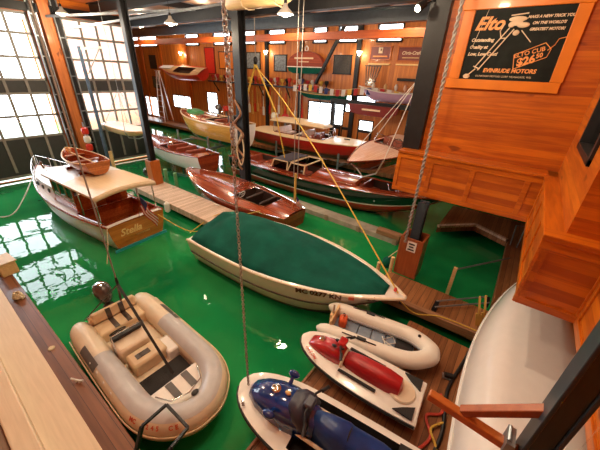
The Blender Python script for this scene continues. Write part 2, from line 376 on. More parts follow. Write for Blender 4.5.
def holed(mb, axis, c0, c1, u0, u1, z0, z1, holes, mi=0):
    us = sorted({u0, u1, *[h[0] for h in holes], *[h[1] for h in holes]})
    zs = sorted({z0, z1, *[h[2] for h in holes], *[h[3] for h in holes]})
    us = [u for u in us if u0 <= u <= u1]; zs = [z for z in zs if z0 <= z <= z1]
    for a, b in zip(us, us[1:]):
        run = None
        for c, d in zip(zs, zs[1:]):
            um, zm = (a+b)/2, (c+d)/2
            solid_ = not any(h[0] < um < h[1] and h[2] < zm < h[3] for h in holes)
            if solid_: run = [run[0], d] if run else [c, d]
            if (not solid_ or d == zs[-1]) and run:
                zc, zh = (run[0]+run[1])/2, run[1]-run[0]
                if axis == 'Y': mb.box((um, (c0+c1)/2, zc), (b-a, c1-c0, zh), mi=mi)
                else: mb.box(((c0+c1)/2, um, zc), (c1-c0, b-a, zh), mi=mi)
                run = None
    return mb

b = MB(); b.box((-18, 7.5, -0.75), (44, 22, 1.5)); structure(b.build('water', M['water'], smooth=False))

# far wall with windows and clerestories
WIN = [(-12.75, -9.95, 2.45, 3.75), (-9.85, -9.2, 3.35, 4.35), (-9.1, -7.85, 3.35, 4.35), (-8.75, -7.8, 2.35, 2.95),
       (-29.5, -26.6, 1.9, 3.0), (-24.0, -22.6, 1.9, 3.6), (-35.0, -32.6, 0.6, 2.5)]
CLR = [(-8.25, -6.85), (-10.75, -9.5), (-12.6, -11.6), (-16.4, -14.95), (-19.2, -17.7), (-22.4, -20.4), (-26.2, -24.4), (-36.4, -30.8)]
holes = list(WIN) + [(a, c, 7.18, 8.0) for a, c in CLR]
b = holed(MB(), 'Y', 18.0, 18.06, -38, 4, -0.5, 8.6, holes); structure(b.build('wall_far', M['wall_far'], smooth=False))
# left door wall
holes = [(-0.95, 5.45, 0.06, 7.45), (6.75, 9.95, 0.06, 7.45)]
b = holed(MB(), 'X', -20.15, -20.0, -3, 10.1, -0.5, 8.6, holes); structure(b.build('wall_left', M['wall_y'], smooth=False))
b = MB(); b.box((-29, 10.03, 4.05), (18, 0.14, 9.1)); b.box((-38, 14, 4.05), (0.15, 8.2, 9.1)); structure(b.build('wall_left_return', M['wall_x'], smooth=False))
b = MB(); b.box((-8, -3.07, 4.05), (24.2, 0.14, 9.1)); structure(b.build('wall_back', M['wall_x'], smooth=False))
b = MB(); b.box((4.07, 7.5, 4.05), (0.14, 21.2, 9.1)); structure(b.build('wall_right_outer', M['wall_y'], smooth=False))
b = MB(); b.box((2.47, 6.0, 1.42), (0.14, 10.0, 2.4)); structure(b.build('wall_right_lower', M['wall_y'], smooth=False))
b = MB(); b.box((-8.0, 7.5, 8.68), (24.2, 21.4, 0.16)); b.box((-29.1, 14.05, 8.68), (18.0, 8.3, 0.16)); structure(b.build('ceiling', M['ceiling'], smooth=False))

# upper storey: sign wall, right wall, return and boxed skirt
b = MB(); b.box((-0.75, 8.58, 6.18), (3.2, 0.16, 4.84)); structure(b.build('wall_sign', M['wall_x'], smooth=False))
WH = [(5.5, 7.18, 4.52, 6.3)]
b = holed(MB(), 'X', 0.81, 0.97, 4.99, 8.5, 3.76, 8.6, WH); structure(b.build('wall_right_upper', M['wall_y'], smooth=False))
b = MB(); b.box((1.235, 4.91, 6.18), (0.85, 0.16, 4.84)); structure(b.build('wall_return', M['wall_x'], smooth=False))
b = MB(); b.box((1.58, 1.9, 6.18), (0.16, 5.85, 4.84)); structure(b.build('wall_right_near', M['wall_y'], smooth=False))
b = MB(); b.box((0.6, 13.2, 2.72), (6.7, 9.55, 0.12)); b.box((2.0, 6.5, 2.72), (1.3, 4.0, 0.12)); b.box((2.6, 2.0, 2.72), (2.6, 5.0, 0.12)); structure(b.build('floor_upper', M['fir_x'], smooth=False))

def skirt(name, axis, face, u0, u1, out, mats, edges):
    """panelled face: base board, stiles and rails standing proud; out = +1/-1 direction of the room"""
    bd, fr = MB(), MB()
    t = 0.10
    cz, hz = 3.18, 1.08
    def bx(mbd, ua, ub, za, zb, da, db):
        c = (ua+ub)/2; z = (za+zb)/2; d = face + out*(da+db)/2
        if axis == 'X': mbd.box((c, d, z), (ub-ua, abs(db-da), zb-za))
        else: mbd.box((d, c, z), (abs(db-da), ub-ua, zb-za))
    bx(bd, u0, u1, cz-hz/2, cz+hz/2, -0.10, -0.025)
    for e in edges: bx(fr, max(u0, e-0.055), min(u1, e+0.055), cz-hz/2, cz+hz/2, -0.025, 0.0)
    bx(fr, u0, u1, 2.64, 2.76, -0.025, 0.002); bx(fr, u0, u1, 3.56, 3.70, -0.025, 0.002)
    o = structure(bd.build('wall_skirt_'+name, mats[0], smooth=False))
    fr.build('panel_frame', mats[1], o, smooth=False, bevel=0.006)
skirt('sign', 'X', 8.0, -2.62, 0.66, -1, (M['wall_x'], M['fir_x']), (-2.57, -1.72, -0.75, 0.35))
skirt('right', 'Y', 0.6, 4.6, 8.02, -1, (M['wall_y'], M['fir_y']), (4.65, 5.75, 6.85, 7.9))
skirt('near', 'X', 4.6, 0.58, 1.36, -1, (M['wall_x'], M['fir_x']), (0.63, 1.31))
skirt('near_side', 'Y', 1.28, -0.9, 4.62, -1, (M['wall_y'], M['fir_y']), (-0.8, 0.9, 2.3, 3.5, 4.57))
structure(MB().box((-0.98, 8.23, 3.735), (3.24, 0.54, 0.07)).build('trim_6', M['fir_x'], smooth=False, bevel=0.01))
b = MB(); b.box((0.70, 6.28, 3.73), (0.26, 3.42, 0.06)); b.box((1.40, 1.85, 3.73), (0.30, 5.4, 0.06))
structure(b.build('trim_1', M['fir_y'], smooth=False, bevel=0.01))
structure(MB().box((0.98, 4.70, 3.735), (0.82, 0.28, 0.07)).build('trim_7', M['fir_x'], smooth=False, bevel=0.01))
# window in the right upper wall
wn = structure(MB().box((0.87, 7.13, 5.41), (0.2, 0.10, 1.78)).box((0.87, 5.55, 5.41), (0.2, 0.10, 1.78)).box((0.87, 6.34, 4.56), (0.2, 1.68, 0.10)).box((0.87, 6.34, 6.26), (0.2, 1.68, 0.10)).build('window_9', M['steel'], smooth=False, bevel=0.006))
MB().box((0.90, 6.34, 5.41), (0.012, 1.5, 1.62)).build('window_pane', M['glass'], wn, smooth=False)
MB().box((1.04, 6.34, 5.41), (0.02, 1.7, 1.8)).build('blind', M['concrete'], wn, smooth=False)
# big steel corner post at the left end of the sign wall
structure(MB().box((-2.42, 8.46, 5.66), (0.46, 0.32, 5.9)).build('trim_2', M['steel'], smooth=False, bevel=0.01))

# the two glazed overhead doors
def over_door(name, y0, y1, mull):
    fr = MB(); x = -20.02
    rows = [7.40, 6.60, 5.62, 4.68, 4.06, 3.05, 2.05, 0.20]
    for yv in mull: fr.box((x, yv, 3.9), (0.08, 0.11, 7.0))
    for yv in (y0+0.04, y1-0.04): fr.box((x, yv, 3.75), (0.09, 0.08, 7.36))
    for z in rows: fr.box((x, (y0+y1)/2, z), (0.09, y1-y0, 0.11))
    d = structure(fr.build(name, M['mullion'], smooth=False))
    MB().box((x-0.03, (y0+y1)/2, 4.37), (0.04, y1-y0-0.1, 0.62)).box((x-0.03, (y0+y1)/2, 1.11), (0.04, y1-y0-0.1, 1.88)).build('solid_panel', M['dark_panel'], d, smooth=False)
    MB().box((x-0.03, (y0+y1)/2, 6.03), (0.012, y1-y0-0.1, 2.7)).box((x-0.03, (y0+y1)/2, 3.06), (0.012, y1-y0-0.1, 2.0)).build('pane', M['glass'], d, smooth=False)
over_door('door_1', -0.95, 5.45, (-0.31, 0.51, 1.33, 2.15, 2.97, 3.79, 4.61))
over_door('door_2', 6.75, 9.95, (7.55, 8.30, 9.08))
# timber post between the doors with steel guide tracks
structure(MB().box((-19.85, 6.1, 4.0), (0.42, 0.42, 8.9)).build('trim_3', M['post_wood'], smooth=False, bevel=0.015))
g = MB()
for yv in (5.50, 5.78, 6.46, 6.72):
    g.box((-19.80, yv, 4.1), (0.10, 0.05, 8.1))
for k in range(10):
    for ya, yb in ((5.50, 5.78), (6.46, 6.72)): g.box((-19.78, (ya+yb)/2, 0.6+0.85*k), (0.05, yb-ya, 0.05))
structure(g.build('trim_4', M['steel_light'], smooth=False))
structure(MB().box((-19.9, 5.64, 4.1), (0.05, 0.24, 8.2)).box((-19.9, 6.58, 4.1), (0.05, 0.24, 8.2)).box((-19.85, 4.5, 7.65), (0.2, 11, 0.34)).build('trim_5', M['steel'], smooth=False))

# far windows
for i, (a, c, z0, z1) in enumerate(WIN):
    fr = MB(); n = max(1, round((c-a)/0.9)); mt = 0.08
    for k in range(n+1): fr.box((a+(c-a)*k/n, 18.0, (z0+z1)/2), (mt if k in (0, n) else 0.07, 0.06, z1-z0+0.08))
    for z in (z0, z1): fr.box(((a+c)/2, 18.0, z), (c-a+0.1, 0.06, mt))
    if z1-z0 > 1.2: fr.box(((a+c)/2, 18.0, z0+(z1-z0)*0.72), (c-a, 0.05, 0.05))
    wdo = structure(fr.build('window_%d' % (i+1), M['steel'], smooth=False))
    MB().box(((a+c)/2, 18.03, (z0+z1)/2), (c-a-0.04, 0.012, z1-z0-0.04)).build('window_pane', M['glass'], wdo, smooth=False)
for i, (a, c) in enumerate(CLR):
    fr = MB()
    for xx in (a, c): fr.box((xx, 17.97, 7.59), (0.08, 0.14, 0.9))
    for z in (7.18, 8.0): fr.box(((a+c)/2, 17.97, z), (c-a+0.08, 0.14, 0.09))
    wdo = structure(fr.build('window_%d' % (i+20), M['steel'], smooth=False))
    MB().box(((a+c)/2, 18.03, 7.59), (c-a, 0.012, 0.8)).build('window_pane', M['glass'], wdo, smooth=False)
# wall posts and orange lower door panels of the far wall
for i, x in enumerate((-34.0, -30.5, -26.3, -19.6, -16.6, -13.5, -9.3)):
    structure(MB().box((x, 17.93, 4.2), (0.26, 0.16, 8.8)).build('trim_%d' % (10+i), M['fir_z'] if x < -20 else M['steel'], smooth=False))
for i, (a, c) in enumerate(((-9.95, -9.2), (-8.75, -7.8), (-10.8, -10.05))):
    d = structure(MB().box(((a+c)/2, 17.95, 1.42), (c-a, 0.12, 1.95)).build('door_%d' % (3+i), M['steel'], smooth=False))
    MB().box(((a+c)/2, 17.88, 1.6), (c-a-0.2, 0.04, 1.25)).build('door_panel', M['wall_far'], d, smooth=False)

# ------------------------------------------------ docks
PILE = []
def dock(name, poly, z0, z1, mat, piles=()):
    o = structure(MB().prism(poly, z0, z1).build(name, mat, smooth=False, bevel=0.012))
    if piles:
        p = MB()
        for x, y in piles: p.cyl((x, y, -1.2), (x, y, z0+0.02), 0.12)
        p.build('pilings', M['curb'], o)
    return o
def rect(x0, x1, y0, y1): return [(x0, y0), (x1, y0), (x1, y1), (x0, y1)]
dock('floor', [(-1.86, 0.56), (2.4, 0.56), (2.4, 5.72), (-0.85, 5.72), (-0.85, 5.12), (-1.86, 5.12)], 0.22, 0.45, M['dock_y'], [(-1.6, 1), (-1.6, 3.4), (-1.6, 5.4)])
dock('floor_walkway', rect(-2.0, 2.4, 6.24, 7.28), 0.22, 0.45, M['dock_x'], [(-1.7, 6.5), (-1.7, 7.0)])
dock('floor_right_dock', rect(0.62, 2.4, 7.28, 12.0), 0.22, 0.45, M['dock_x'])
dock('floor_far_dock', [(-1.65, 11.2), (-0.5, 12.35), (0.62, 11.75), (2.4, 11.75), (2.4, 14.0), (-1.65, 14.0)], 0.22, 0.448, M['dock_x'])
structure(MB().bar((-1.63, 11.27, 0.47), (-0.5, 12.4, 0.47), 0.14, 0.08).bar((-0.5, 12.4, 0.47), (0.6, 11.8, 0.47), 0.14, 0.08).build('trim_20', M['pier'], smooth=False))
dock('floor_pier', rect(-14.6, -7.7, 5.8, 7.1), 0.20, 0.45, M['pier'], [(-14, 6.0), (-11, 6.9), (-8.2, 6.0), (-8.2, 6.9)])
dock('floor_back_dock', rect(-37.9, 4.0, 16.4, 18.0), 0.2, 0.45, M['dock_x'])
dock('floor_ledge', rect(-19.9, 2.4, -3.0, 0.54), 0.15, 0.46, M['brown_edge'], [(-18, 0.3), (-12, 0.3), (-6, 0.3)])
structure(MB().box((-8.8, -0.05, 0.61), (22, 0.48, 0.30)).build('trim_21', M['cream_board'], smooth=False, bevel=0.01))
structure(MB().box((-8.8, -0.42, 0.70), (22, 0.26, 0.48)).build('trim_22', M['cream_board'], smooth=False, bevel=0.02))
structure(MB().box((-8.8, -1.1, 0.66), (22, 1.1, 0.40)).build('trim_23', M['grey_board'], smooth=False, bevel=0.02))
structure(MB().bar((-1.9, 6.13, 0.40), (1.7, 6.36, 0.40), 0.16, 0.22).build('trim_24', M['curb'], smooth=False, bevel=0.015))
structure(MB().bar((-1.88, 0.6, 0.36), (-1.88, 5.1, 0.36), 0.05, 0.22).build('trim_25', M['curb'], smooth=False, bevel=0.01))

# ------------------------------------------------ roof steel, ducts and beams
def beam(name, p0, p1, wd, ht, mat): structure(MB().bar(p0, p1, wd, ht).build(name, mat, smooth=False, bevel=0.01))
def ibeam(name, x0, x1, y, z, wd, ht, mat):
    mb = MB(); L = x1-x0; c = (x0+x1)/2
    mb.box((c, y, z+ht/2-0.02), (L, wd, 0.04)); mb.box((c, y, z-ht/2+0.02), (L, wd, 0.04)); mb.box((c, y, z), (L, 0.05, ht-0.08))
    structure(mb.build(name, mat, smooth=False))
beam('beam_orange', (-37, 14.0, 7.08), (-2.0, 14.0, 7.08), 0.28, 0.32, M['glulam'])
ibeam('beam_steel_far', -37, 3, 12.0, 7.42, 0.30, 0.46, M['duct'])
ibeam('beam_steel_mid', -19.9, -2.6, 10.0, 7.62, 0.30, 0.5, M['steel'])
ibeam('beam_steel_near', -19.9, -2.6, 8.2, 7.95, 0.30, 0.46, M['steel'])
ibeam('beam_steel_back', -19.9, 3.9, 5.6, 8.2, 0.30, 0.46, M['steel'])
for i, x in enumerate((-17.0, -12.2, -7.4)):
    beam('beam_cross', (x, -2.9, 8.42), (x, 17.9, 8.42), 0.22, 0.3, M['steel'])
beam('brace_pipe', (-19.6, 6.1, 7.35), (-13.2, 9.7, 7.75), 0.10, 0.10, M['steel_light'])
beam('brace_pipe', (-18.6, 6.6, 6.9), (-10.3, 9.2, 7.7), 0.09, 0.09, M['steel_light'])
beam('brace_pipe', (-11.6, 17.0, 4.9), (-9.3, 16.6, 8.4), 0.16, 0.16, M['steel'])
structure(MB().box((-7.6, 16.6, 4.05), (5.0, 0.2, 0.24)).box((-9.9, 16.6, 2.2), (0.2, 0.2, 3.6)).box((-5.2, 16.6, 2.2), (0.2, 0.2, 3.6)).build('trim_26', M['steel'], smooth=False))

# steel columns standing in timber boxes
def column(name, x, y, z0, z1, s, box_s, box_h, mat_box, label, boxlabel=None):
    t = thing(name, label, 'post', (x, y, z0))
    c = MB(); hgt = z1-z0
    c.box((0, -s*0.42, hgt/2), (s, s*0.14, hgt)); c.box((0, s*0.42, hgt/2), (s, s*0.14, hgt)); c.box((0, 0, hgt/2), (s*0.3, s*0.75, hgt))
    c.build('column', M['steel_blue'] if s < 0.26 else M['steel'], t, smooth=False, bevel=0.005)
    if box_h:
        bb = MB(); e = box_s/2; th = 0.05
        bb.box((0, -e, box_h/2), (box_s+th, th, box_h)); bb.box((0, e, box_h/2), (box_s+th, th, box_h))
        bb.box((-e, 0, box_h/2), (th, box_s-th, box_h)); bb.box((e, 0, box_h/2), (th, box_s-th, box_h))
        bb.build('timber_box', mat_box, t, smooth=False, bevel=0.008)
    return t
column('steel_post', -13.6, 6.75, 0.45, 8.5, 0.26, 0.42, 1.15, M['orange_box'], 'leaning looking steel post in an orange timber box on the pier')
column('steel_post', -10.4, 9.6, -0.6, 8.5, 0.40, 0, 0, None, 'thick dark steel post hung with ropes behind the red runabout')
lift = column('steel_post', -1.58, 7.62, 0.45, 2.64, 0.24, 0.56, 1.2, M['brown_box'], 'short black post in a red brown box with a paper notice')
nt_ = MB().box((0.03, -0.315, 0.98), (0.24, 0.012, 0.30)).build('notice', M['paper'], lift, smooth=False)
for k, wd in enumerate((0.16, 0.12, 0.17)):
    MB().box((0.03, -0.323, 1.06-0.085*k), (wd, 0.006, 0.04)).build('printed_line', M['black'], nt_, smooth=False)

# ================================================================== BOATS
def lerp(a, b_, t): return a+(b_-a)*t
class Hull:
    """local frame: +x to the bow, +y to port, z up; waterline at z = 0"""
    def __init__(s, L, B, zs, zk=-0.35, tw=0.85, full=0.62, rake=0.5, p=2.0, q=0.9, umax=0.42, keel=0.0):
        s.L, s.B, s.zs, s.zk, s.tw, s.full, s.rake, s.p, s.q, s.um = L, B, zs, zk, tw, full, rake, p, q, umax
    def hb(s, u):
        if u < s.um: return s.B/2*(s.tw+(1-s.tw)*math.sin(PI/2*u/s.um))
        return max(0.004, s.B/2*(1-((u-s.um)/(1-s.um))**s.p)**s.q)
    def sheer(s, u):
        a, m_, c = s.zs
        return a*(1-u)*(1-2*u)+m_*4*u*(1-u)+c*u*(2*u-1)
    def keel(s, u):
        return s.zk if u < 0.6 else lerp(s.zk, s.sheer(1)-0.12, ((u-0.6)/0.4)**2.6)
    def pt(s, u, a):
        th = abs(a)*PI/2; b_ = s.hb(u); z1, z0 = s.sheer(u), s.keel(u)
        f = lerp(s.full, 1.0, max(0, u-0.5)*1.2)
        y = b_*math.sin(th)**f*(1 if a >= 0 else -1)
        k = 1-math.cos(th)**1.5
        z = z0+(z1-z0)*k
        x = -s.L/2+s.L*u-s.rake*(1-k)*max(0, u-0.6)/0.4
        return (x, y, z)
    def build(s, root, mats, bands=(0.0,), n=28, na=11, name='hull'):
        """bands: thresholds on |a| (0 keel, 1 sheer); mats[i] used below bands[i], the last above all"""
        mb = MB(); us = [i/n for i in range(n+1)]; us = [u if u < 1 else 0.999 for u in us]
        hs = sorted({i/na for i in range(na+1)} | set(bands)); al = [-a for a in reversed(hs) if a > 0]+hs
        R = [[s.pt(u, a) for a in al] for u in us]; W = len(al); base = len(mb.v)
        for r in R: mb.v += r
        def mi(a): 
            for i, t in enumerate(bands):
                if a < t: return i
            return len(bands)
        for i in range(n):
            for j in range(W-1):
                mb.f.append((i*W+j, i*W+j+1, (i+1)*W+j+1, (i+1)*W+j)); mb.mi.append(mi(abs(al[j]+al[j+1])/2))
        s.tr = [s.pt(0, a) for a in al]
        return mb.build(name, mats, root, angle=50)
    def transom(s, root, mat, n=14):
        mb = MB(); pts = [s.pt(0, -1+2*i/n) for i in range(n+1)]
        mb.add([(p[0]-0.015, p[1], p[2]) for p in pts]+[(p[0]+0.02, p[1], p[2]) for p in pts],
               [tuple(range(n+1)), tuple(range(2*n+1, n, -1))]+[(i, i+1, n+2+i, n+1+i) for i in range(n)]+[(n, 0, n+1, 2*n+1)])
        return mb.build('transom', mat, root, smooth=False)
    def rail(s, root, mat, r=0.03, name='rub_rail', dz=0.0, n=30, end=0.995, a=1.0, out=0.0):
        mb = MB()
        for sg in (-1, 1):
            pts = []
            for i in range(n+1):
                x, y, z = s.pt(end*i/n, sg*a); pts.append((x, y+sg*out, z+dz))
            mb.tube(pts, r, 6)
        return mb.build(name, mat, root)
    def deck(s, root, mat, holes=(), crown=0.06, n=30, name='deck', inset=0.0, u0=0.0, u1=0.998, dz=0.0):
        us = sorted({u0+(u1-u0)*i/n for i in range(n+1)} | {h for c in holes for h in c[:2]})
        cs = sorted({c[2] for c in holes}); ts = sorted({-1, 1, -0.5, 0.5, 0, -0.8, 0.8, *cs, *[-c for c in cs]})
        mb = MB(); W = len(ts)
        for u in us:
            x, y, z = s.pt(u, 1); h = max(0.002, y-inset)
            for t in ts: mb.v.append((x, h*t, z+dz+crown*h/(s.B/2)*(1-t*t)))
        for i in range(len(us)-1):
            for j in range(W-1):
                um, tm = (us[i]+us[i+1])/2, (ts[j]+ts[j+1])/2
                if any(c[0] < um < c[1] and abs(tm) < c[2] for c in holes): continue
                mb.f.append((i*W+j, i*W+j+1, (i+1)*W+j+1, (i+1)*W+j)); mb.mi.append(0)
        return mb.build(name, mat, root, angle=50)
    def well(s, root, mat, hole, depth=0.45, crown=0.06, n=10, name='cockpit', coam=None, ch=0.06):
        u0, u1, c = hole; mb = MB(); rings = []
        for i in range(n+1):
            u = lerp(u0, u1, i/n); x, y, z = s.pt(u, 1); zz = z+crown*y/(s.B/2)*(1-c*c)
            zf = min(zz-0.05, max(s.keel(u)+0.08, zz-depth)); hw = y*c
            rings.append([(x, -hw, zz), (x, -hw*0.92, zf), (x, hw*0.92, zf), (x, hw, zz)])
        mb.loft(rings, False, (True, True))
        o = mb.build(name, mat, root, smooth=False)
        if coam:
            cm = MB(); loop = [r[0] for r in rings]+[r[3] for r in reversed(rings)]
            cm.tube([(p[0], p[1], p[2]+ch*0.4) for p in loop], 0.028, 6, loop=True)
            cm.build('coaming', coam, root)
        return rings, o
    def yat(s, u): return s.pt(u, 1)[1]

def bench(root, mat, x, y0, y1, z, dp=0.45, name='seat', back=True):
    mb = MB(); mb.box((x, (y0+y1)/2, z), (dp, y1-y0, 0.14))
    if back: mb.box((x-dp/2-0.02, (y0+y1)/2, z+0.22), (0.12, y1-y0, 0.40), rot=(0, -0.2, 0))
    return mb.build(name, mat, root, bevel=0.04)

def windshield(root, x, hw, z, h=0.28, fold=0.25, name='windshield'):
    fr = MB(); gl = MB()
    a, b_, c = (x-fold, -hw, z), (x, 0, z+0.02), (x-fold, hw, z)
    up = lambda p: (p[0]-0.10, p[1]*0.95, p[2]+h)
    for p in (a, b_, c): fr.cyl(p, up(p), 0.014, n=6)
    fr.tube([up(a), up(b_), up(c)], 0.014, 6); fr.tube([a, b_, c], 0.014, 6)
    o = fr.build(name, M['silver'], root)
    for p_, q_ in ((a, b_), (b_, c)): MB().add([p_, q_, up(q_), up(p_)], [(0, 1, 2, 3)]).build('windshield_glass', M['glass'], o, smooth=False, solid=0.008)
    return o

def wheel(root, c, r=0.17, rot=1.1, mat=None):
    mb = MB(); R = Matrix.Rotation(rot, 3, 'Y')
    ring = [Vector(c)+R @ Vector((r*math.cos(t*PI/8), r*math.sin(t*PI/8), 0)) for t in range(16)]
    mb.tube(ring, 0.014, 6, loop=True)
    for t in (0, 5, 11): mb.cyl(c, ring[t], 0.009, n=5)
    return mb.build('steering_wheel', mat or M['white_paint'], root)

def cleat(root, p, rz=0.0, mat=None, name='cleat', s=1.0):
    mb = MB(); R = Matrix.Rotation(rz, 3, 'Z')
    q = lambda x, y, z: tuple(Vector(p)+R @ Vector((x*s, y*s, z*s)))
    mb.tube([q(-.1, 0, .06), q(-.04, 0, .05), q(.04, 0, .05), q(.1, 0, .06)], 0.014*s, 6); mb.cyl(q(-.03, 0, 0), q(-.03, 0, .05), 0.014*s, n=6); mb.cyl(q(.03, 0, 0), q(.03, 0, .05), 0.014*s, n=6)
    return mb.build(name, mat or M['silver'], root)

def flag_on_staff(name, label, loc, rz, hgt=0.8, w_=0.5, h_=0.3, tilt=0.25, droop=0.75):
    t = thing(name, label, 'flag', loc, rz)
    top = Vector((-math.sin(tilt)*hgt, 0, math.cos(tilt)*hgt))
    MB().cyl((0, 0, 0), top, 0.012, n=6).build('staff', M['mahog_plain'], t)
    n = 7
    rings = {0: MB(), 1: MB(), 2: MB()}
    d = Vector((0.42, 0.30, -0.86)).normalized(); along = -top.normalized()
    def P(i, j):   # i along the fly, j down the hoist
        a = i/n; bb = j/7
        wv = 0.035*math.sin(a*7+bb*2)
        return top + along*(bb*h_) + d*(a*w_) + Vector((wv, wv*0.8, 0))
    for j in range(7):
        for i in range(n):
            k = 2 if (i < 3 and j < 4) else (j % 2)
            rings[k].add([P(i, j), P(i+1, j), P(i+1, j+1), P(i, j+1)], [(0, 1, 2, 3)])
    cl = rings[0].build('cloth', M['flag_red'], t, solid=0.004)
    rings[1].build('white_stripes', M['flag_white'], cl, solid=0.004)
    rings[2].build('canton', M['flag_blue'], cl, solid=0.005)
    return t

# ------------------------------------------------ the cabin cruiser at left
LC = 7.7
cr = thing('cabin_cruiser', 'white cabin cruiser with varnished transom and tan roof, moored by the left doors', 'boat', (-13.45, 3.60, 0), PI+0.07)
h = Hull(LC, 2.25, (0.92, 0.86, 1.32), -0.35, 0.86, 0.5, 0.5, 2.2, 0.9)
h.build(cr, [M['turq'], M['white_paint']], (0.40,))
tr = h.transom(cr, M['transom'])
MB().box((-LC/2-0.03, 0, 0.05), (0.03, 1.86, 0.10)).build('boot_stripe', M['turq'], tr, smooth=False)
h.rail(cr, M['mahog_plain'], 0.035)
ck = (0.03, 0.26, 0.90); cb = (0.26, 0.52, 0.72)
h.deck(cr, M['white_paint'], [ck], crown=0.05)
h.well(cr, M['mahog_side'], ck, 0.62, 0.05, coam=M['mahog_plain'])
bench(cr, M['seat_red'], -LC/2+0.55, -0.75, 0.75, 0.5, 0.4)
MB().box((-1.75, 0, 1.0), (0.05, 1.7, 0.9)).build('bulkhead', M['mahog_side'], cr, smooth=False)
MB().box((-1.80, -0.35, 0.98), (0.05, 0.55, 0.85)).build('cabin_door', M['mahog_plain'], cr, smooth=False, bevel=0.01)
# cabin sides with windows under the long roof
cab = MB(); gl = MB()
for sg in (-1, 1):
    ys = 0.86*sg
    cab.box((-0.93, ys, 1.08), (1.66, 0.05, 0.42))
    for xx in (-1.72, -1.2, -0.65, -0.14): cab.box((xx, ys, 1.55), (0.10, 0.05, 0.60))
    cab.box((-0.93, ys, 1.82), (1.66, 0.05, 0.12))
    gl.box((-0.93, ys, 1.53), (1.6, 0.015, 0.52))
for yy in (-0.8, -0.28, 0.28, 0.8): cab.box((-0.08, yy, 1.5), (0.07, 0.08, 0.75))
cab.box((-0.08, 0, 1.12), (0.06, 1.7, 0.28))
co = cab.build('cabin', M['mahog_side'], cr, smooth=False, bevel=0.008)
gl.box((-0.08, 0, 1.52), (0.015, 1.6, 0.55))
gl.build('cabin_window', M['glass_dark'], co, smooth=False)
tk = MB(); rings = []
for x, hw, zt in ((-0.05, 0.86, 1.44), (1.0, 0.82, 1.44), (1.8, 0.74, 1.44), (2.4, 0.58, 1.44), (2.75, 0.34, 1.38), (2.85, 0.2, 1.2)):
    zb = 0.8; rings.append([(x, -hw-0.05, zb), (x, -hw, zt-0.08), (x, -hw*0.7, zt), (x, hw*0.7, zt), (x, hw, zt-0.08), (x, hw+0.05, zb)])
tk.loft(rings, True); tko = tk.build('trunk_cabin', M['white_paint'], cr, angle=35)
ph = MB()
for sg in (-1, 1):
    for x in (0.35, 0.95, 1.55): MB().lathe((x, sg*(0.86-max(0, x-0.6)*0.07), 1.16), [(0.001, -0.03), (0.085, -0.03), (0.085, 0.03), (0.001, 0.03)], 14, axis='Y').build('porthole', M['black'], tko)
MB().box((2.0, 0, 1.45), (0.42, 0.5, 0.06)).build('hatch', M['white_paint'], tko, bevel=0.015)
for yy in (0.4, -0.4): MB().lathe((1.45, yy, 1.42), [(0.05, 0), (0.05, .10), (0.09, .14), (0.001, .14)]).build('deck_vent', M['bright_red'], tko)
def roof_piece(x0, x1, name, mat, dz=0.0, hw=1.0):
    mb = MB(); rings = []
    for i in range(7):
        x = lerp(x0, x1, i/6); ring = []
        for k in range(11):
            t = -1+2*k/10; ring.append((x, hw*t, 1.90+dz+0.13*(1-t*t)))
        for k in range(10, -1, -1):
            t = -1+2*k/10; ring.append((x, hw*t, 1.83+dz+0.13*(1-t*t)))
        rings.append(ring)
    mb.loft(rings, True); return mb.build(name, mat, cr, angle=50)
roof_piece(-2.2, 0.15, 'roof', M['white_paint'])
roof_piece(-3.62, -1.6, 'aft_canopy', M['cream_deck'], 0.012, 1.02)
vl = MB()
for k in range(11):
    t0 = -1+2*k/11; t1 = t0+2/11
    vl.add([(-3.63, 1.02*t0, 1.905+0.13*(1-t0*t0)), (-3.63, 1.02*t1, 1.905+0.13*(1-t1*t1)), (-3.66, 1.02*t1, 1.76+0.13*(1-t1*t1)), (-3.66, 1.02*t0, 1.76+0.13*(1-t0*t0))], [(0, 1, 2, 3)])
vl.build('canopy_valance', M['tan'], cr, solid=0.012)
for sg in (-1, 1):
    for xx in (-3.5, -2.4): MB().cyl((xx, sg*0.94, 0.9), (xx, sg*0.94, 1.9), 0.022, n=8).build('canopy_post', M['silver'], cr)
rl = MB()
for sg in (-1, 1):
    top = []
    for i in range(9):
        u = 0.72+0.275*i/8; x, y, z = h.pt(min(u, .995), sg*1.0); q = (x-0.02, y*0.93, z+0.42); top.append(q)
        if i % 2 == 0: rl.cyl((x-0.02, y*0.93, z), q, 0.013, n=6)
    rl.tube(top, 0.014, 6)
rl.build('bow_rail', M['silver'], cr)
MB().cyl((3.1, 0, 1.2), (3.35, 0, 1.55), 0.05, n=8).box((2.95, 0, 1.22), (0.35, 0.12, 0.12)).build('anchor_windlass', M['silver'], cr, bevel=0.01)
mt_ = Matrix(((0, 0, -1, -LC/2-0.018), (-1, 0, 0, 0.28), (0, 1, 0, 0.60), (0, 0, 0, 1)))
text('name_lettering', 'Stella', 0.34, M['lettering_gold'], tr, None, None, shear=0.3, matrix=mt_, bold=0.006)
MB().box((-3.86, -0.1, 0.36), (0.01, 0.5, 0.05)).build('port_lettering', M['lettering_gold'], tr, smooth=False)
flag_on_staff('american_flag', 'american flag hanging from the staff on the varnished transom', (-9.56, 3.92, 0.92), 0.07, 0.95, 0.82, 0.50, -0.38, 0.9)

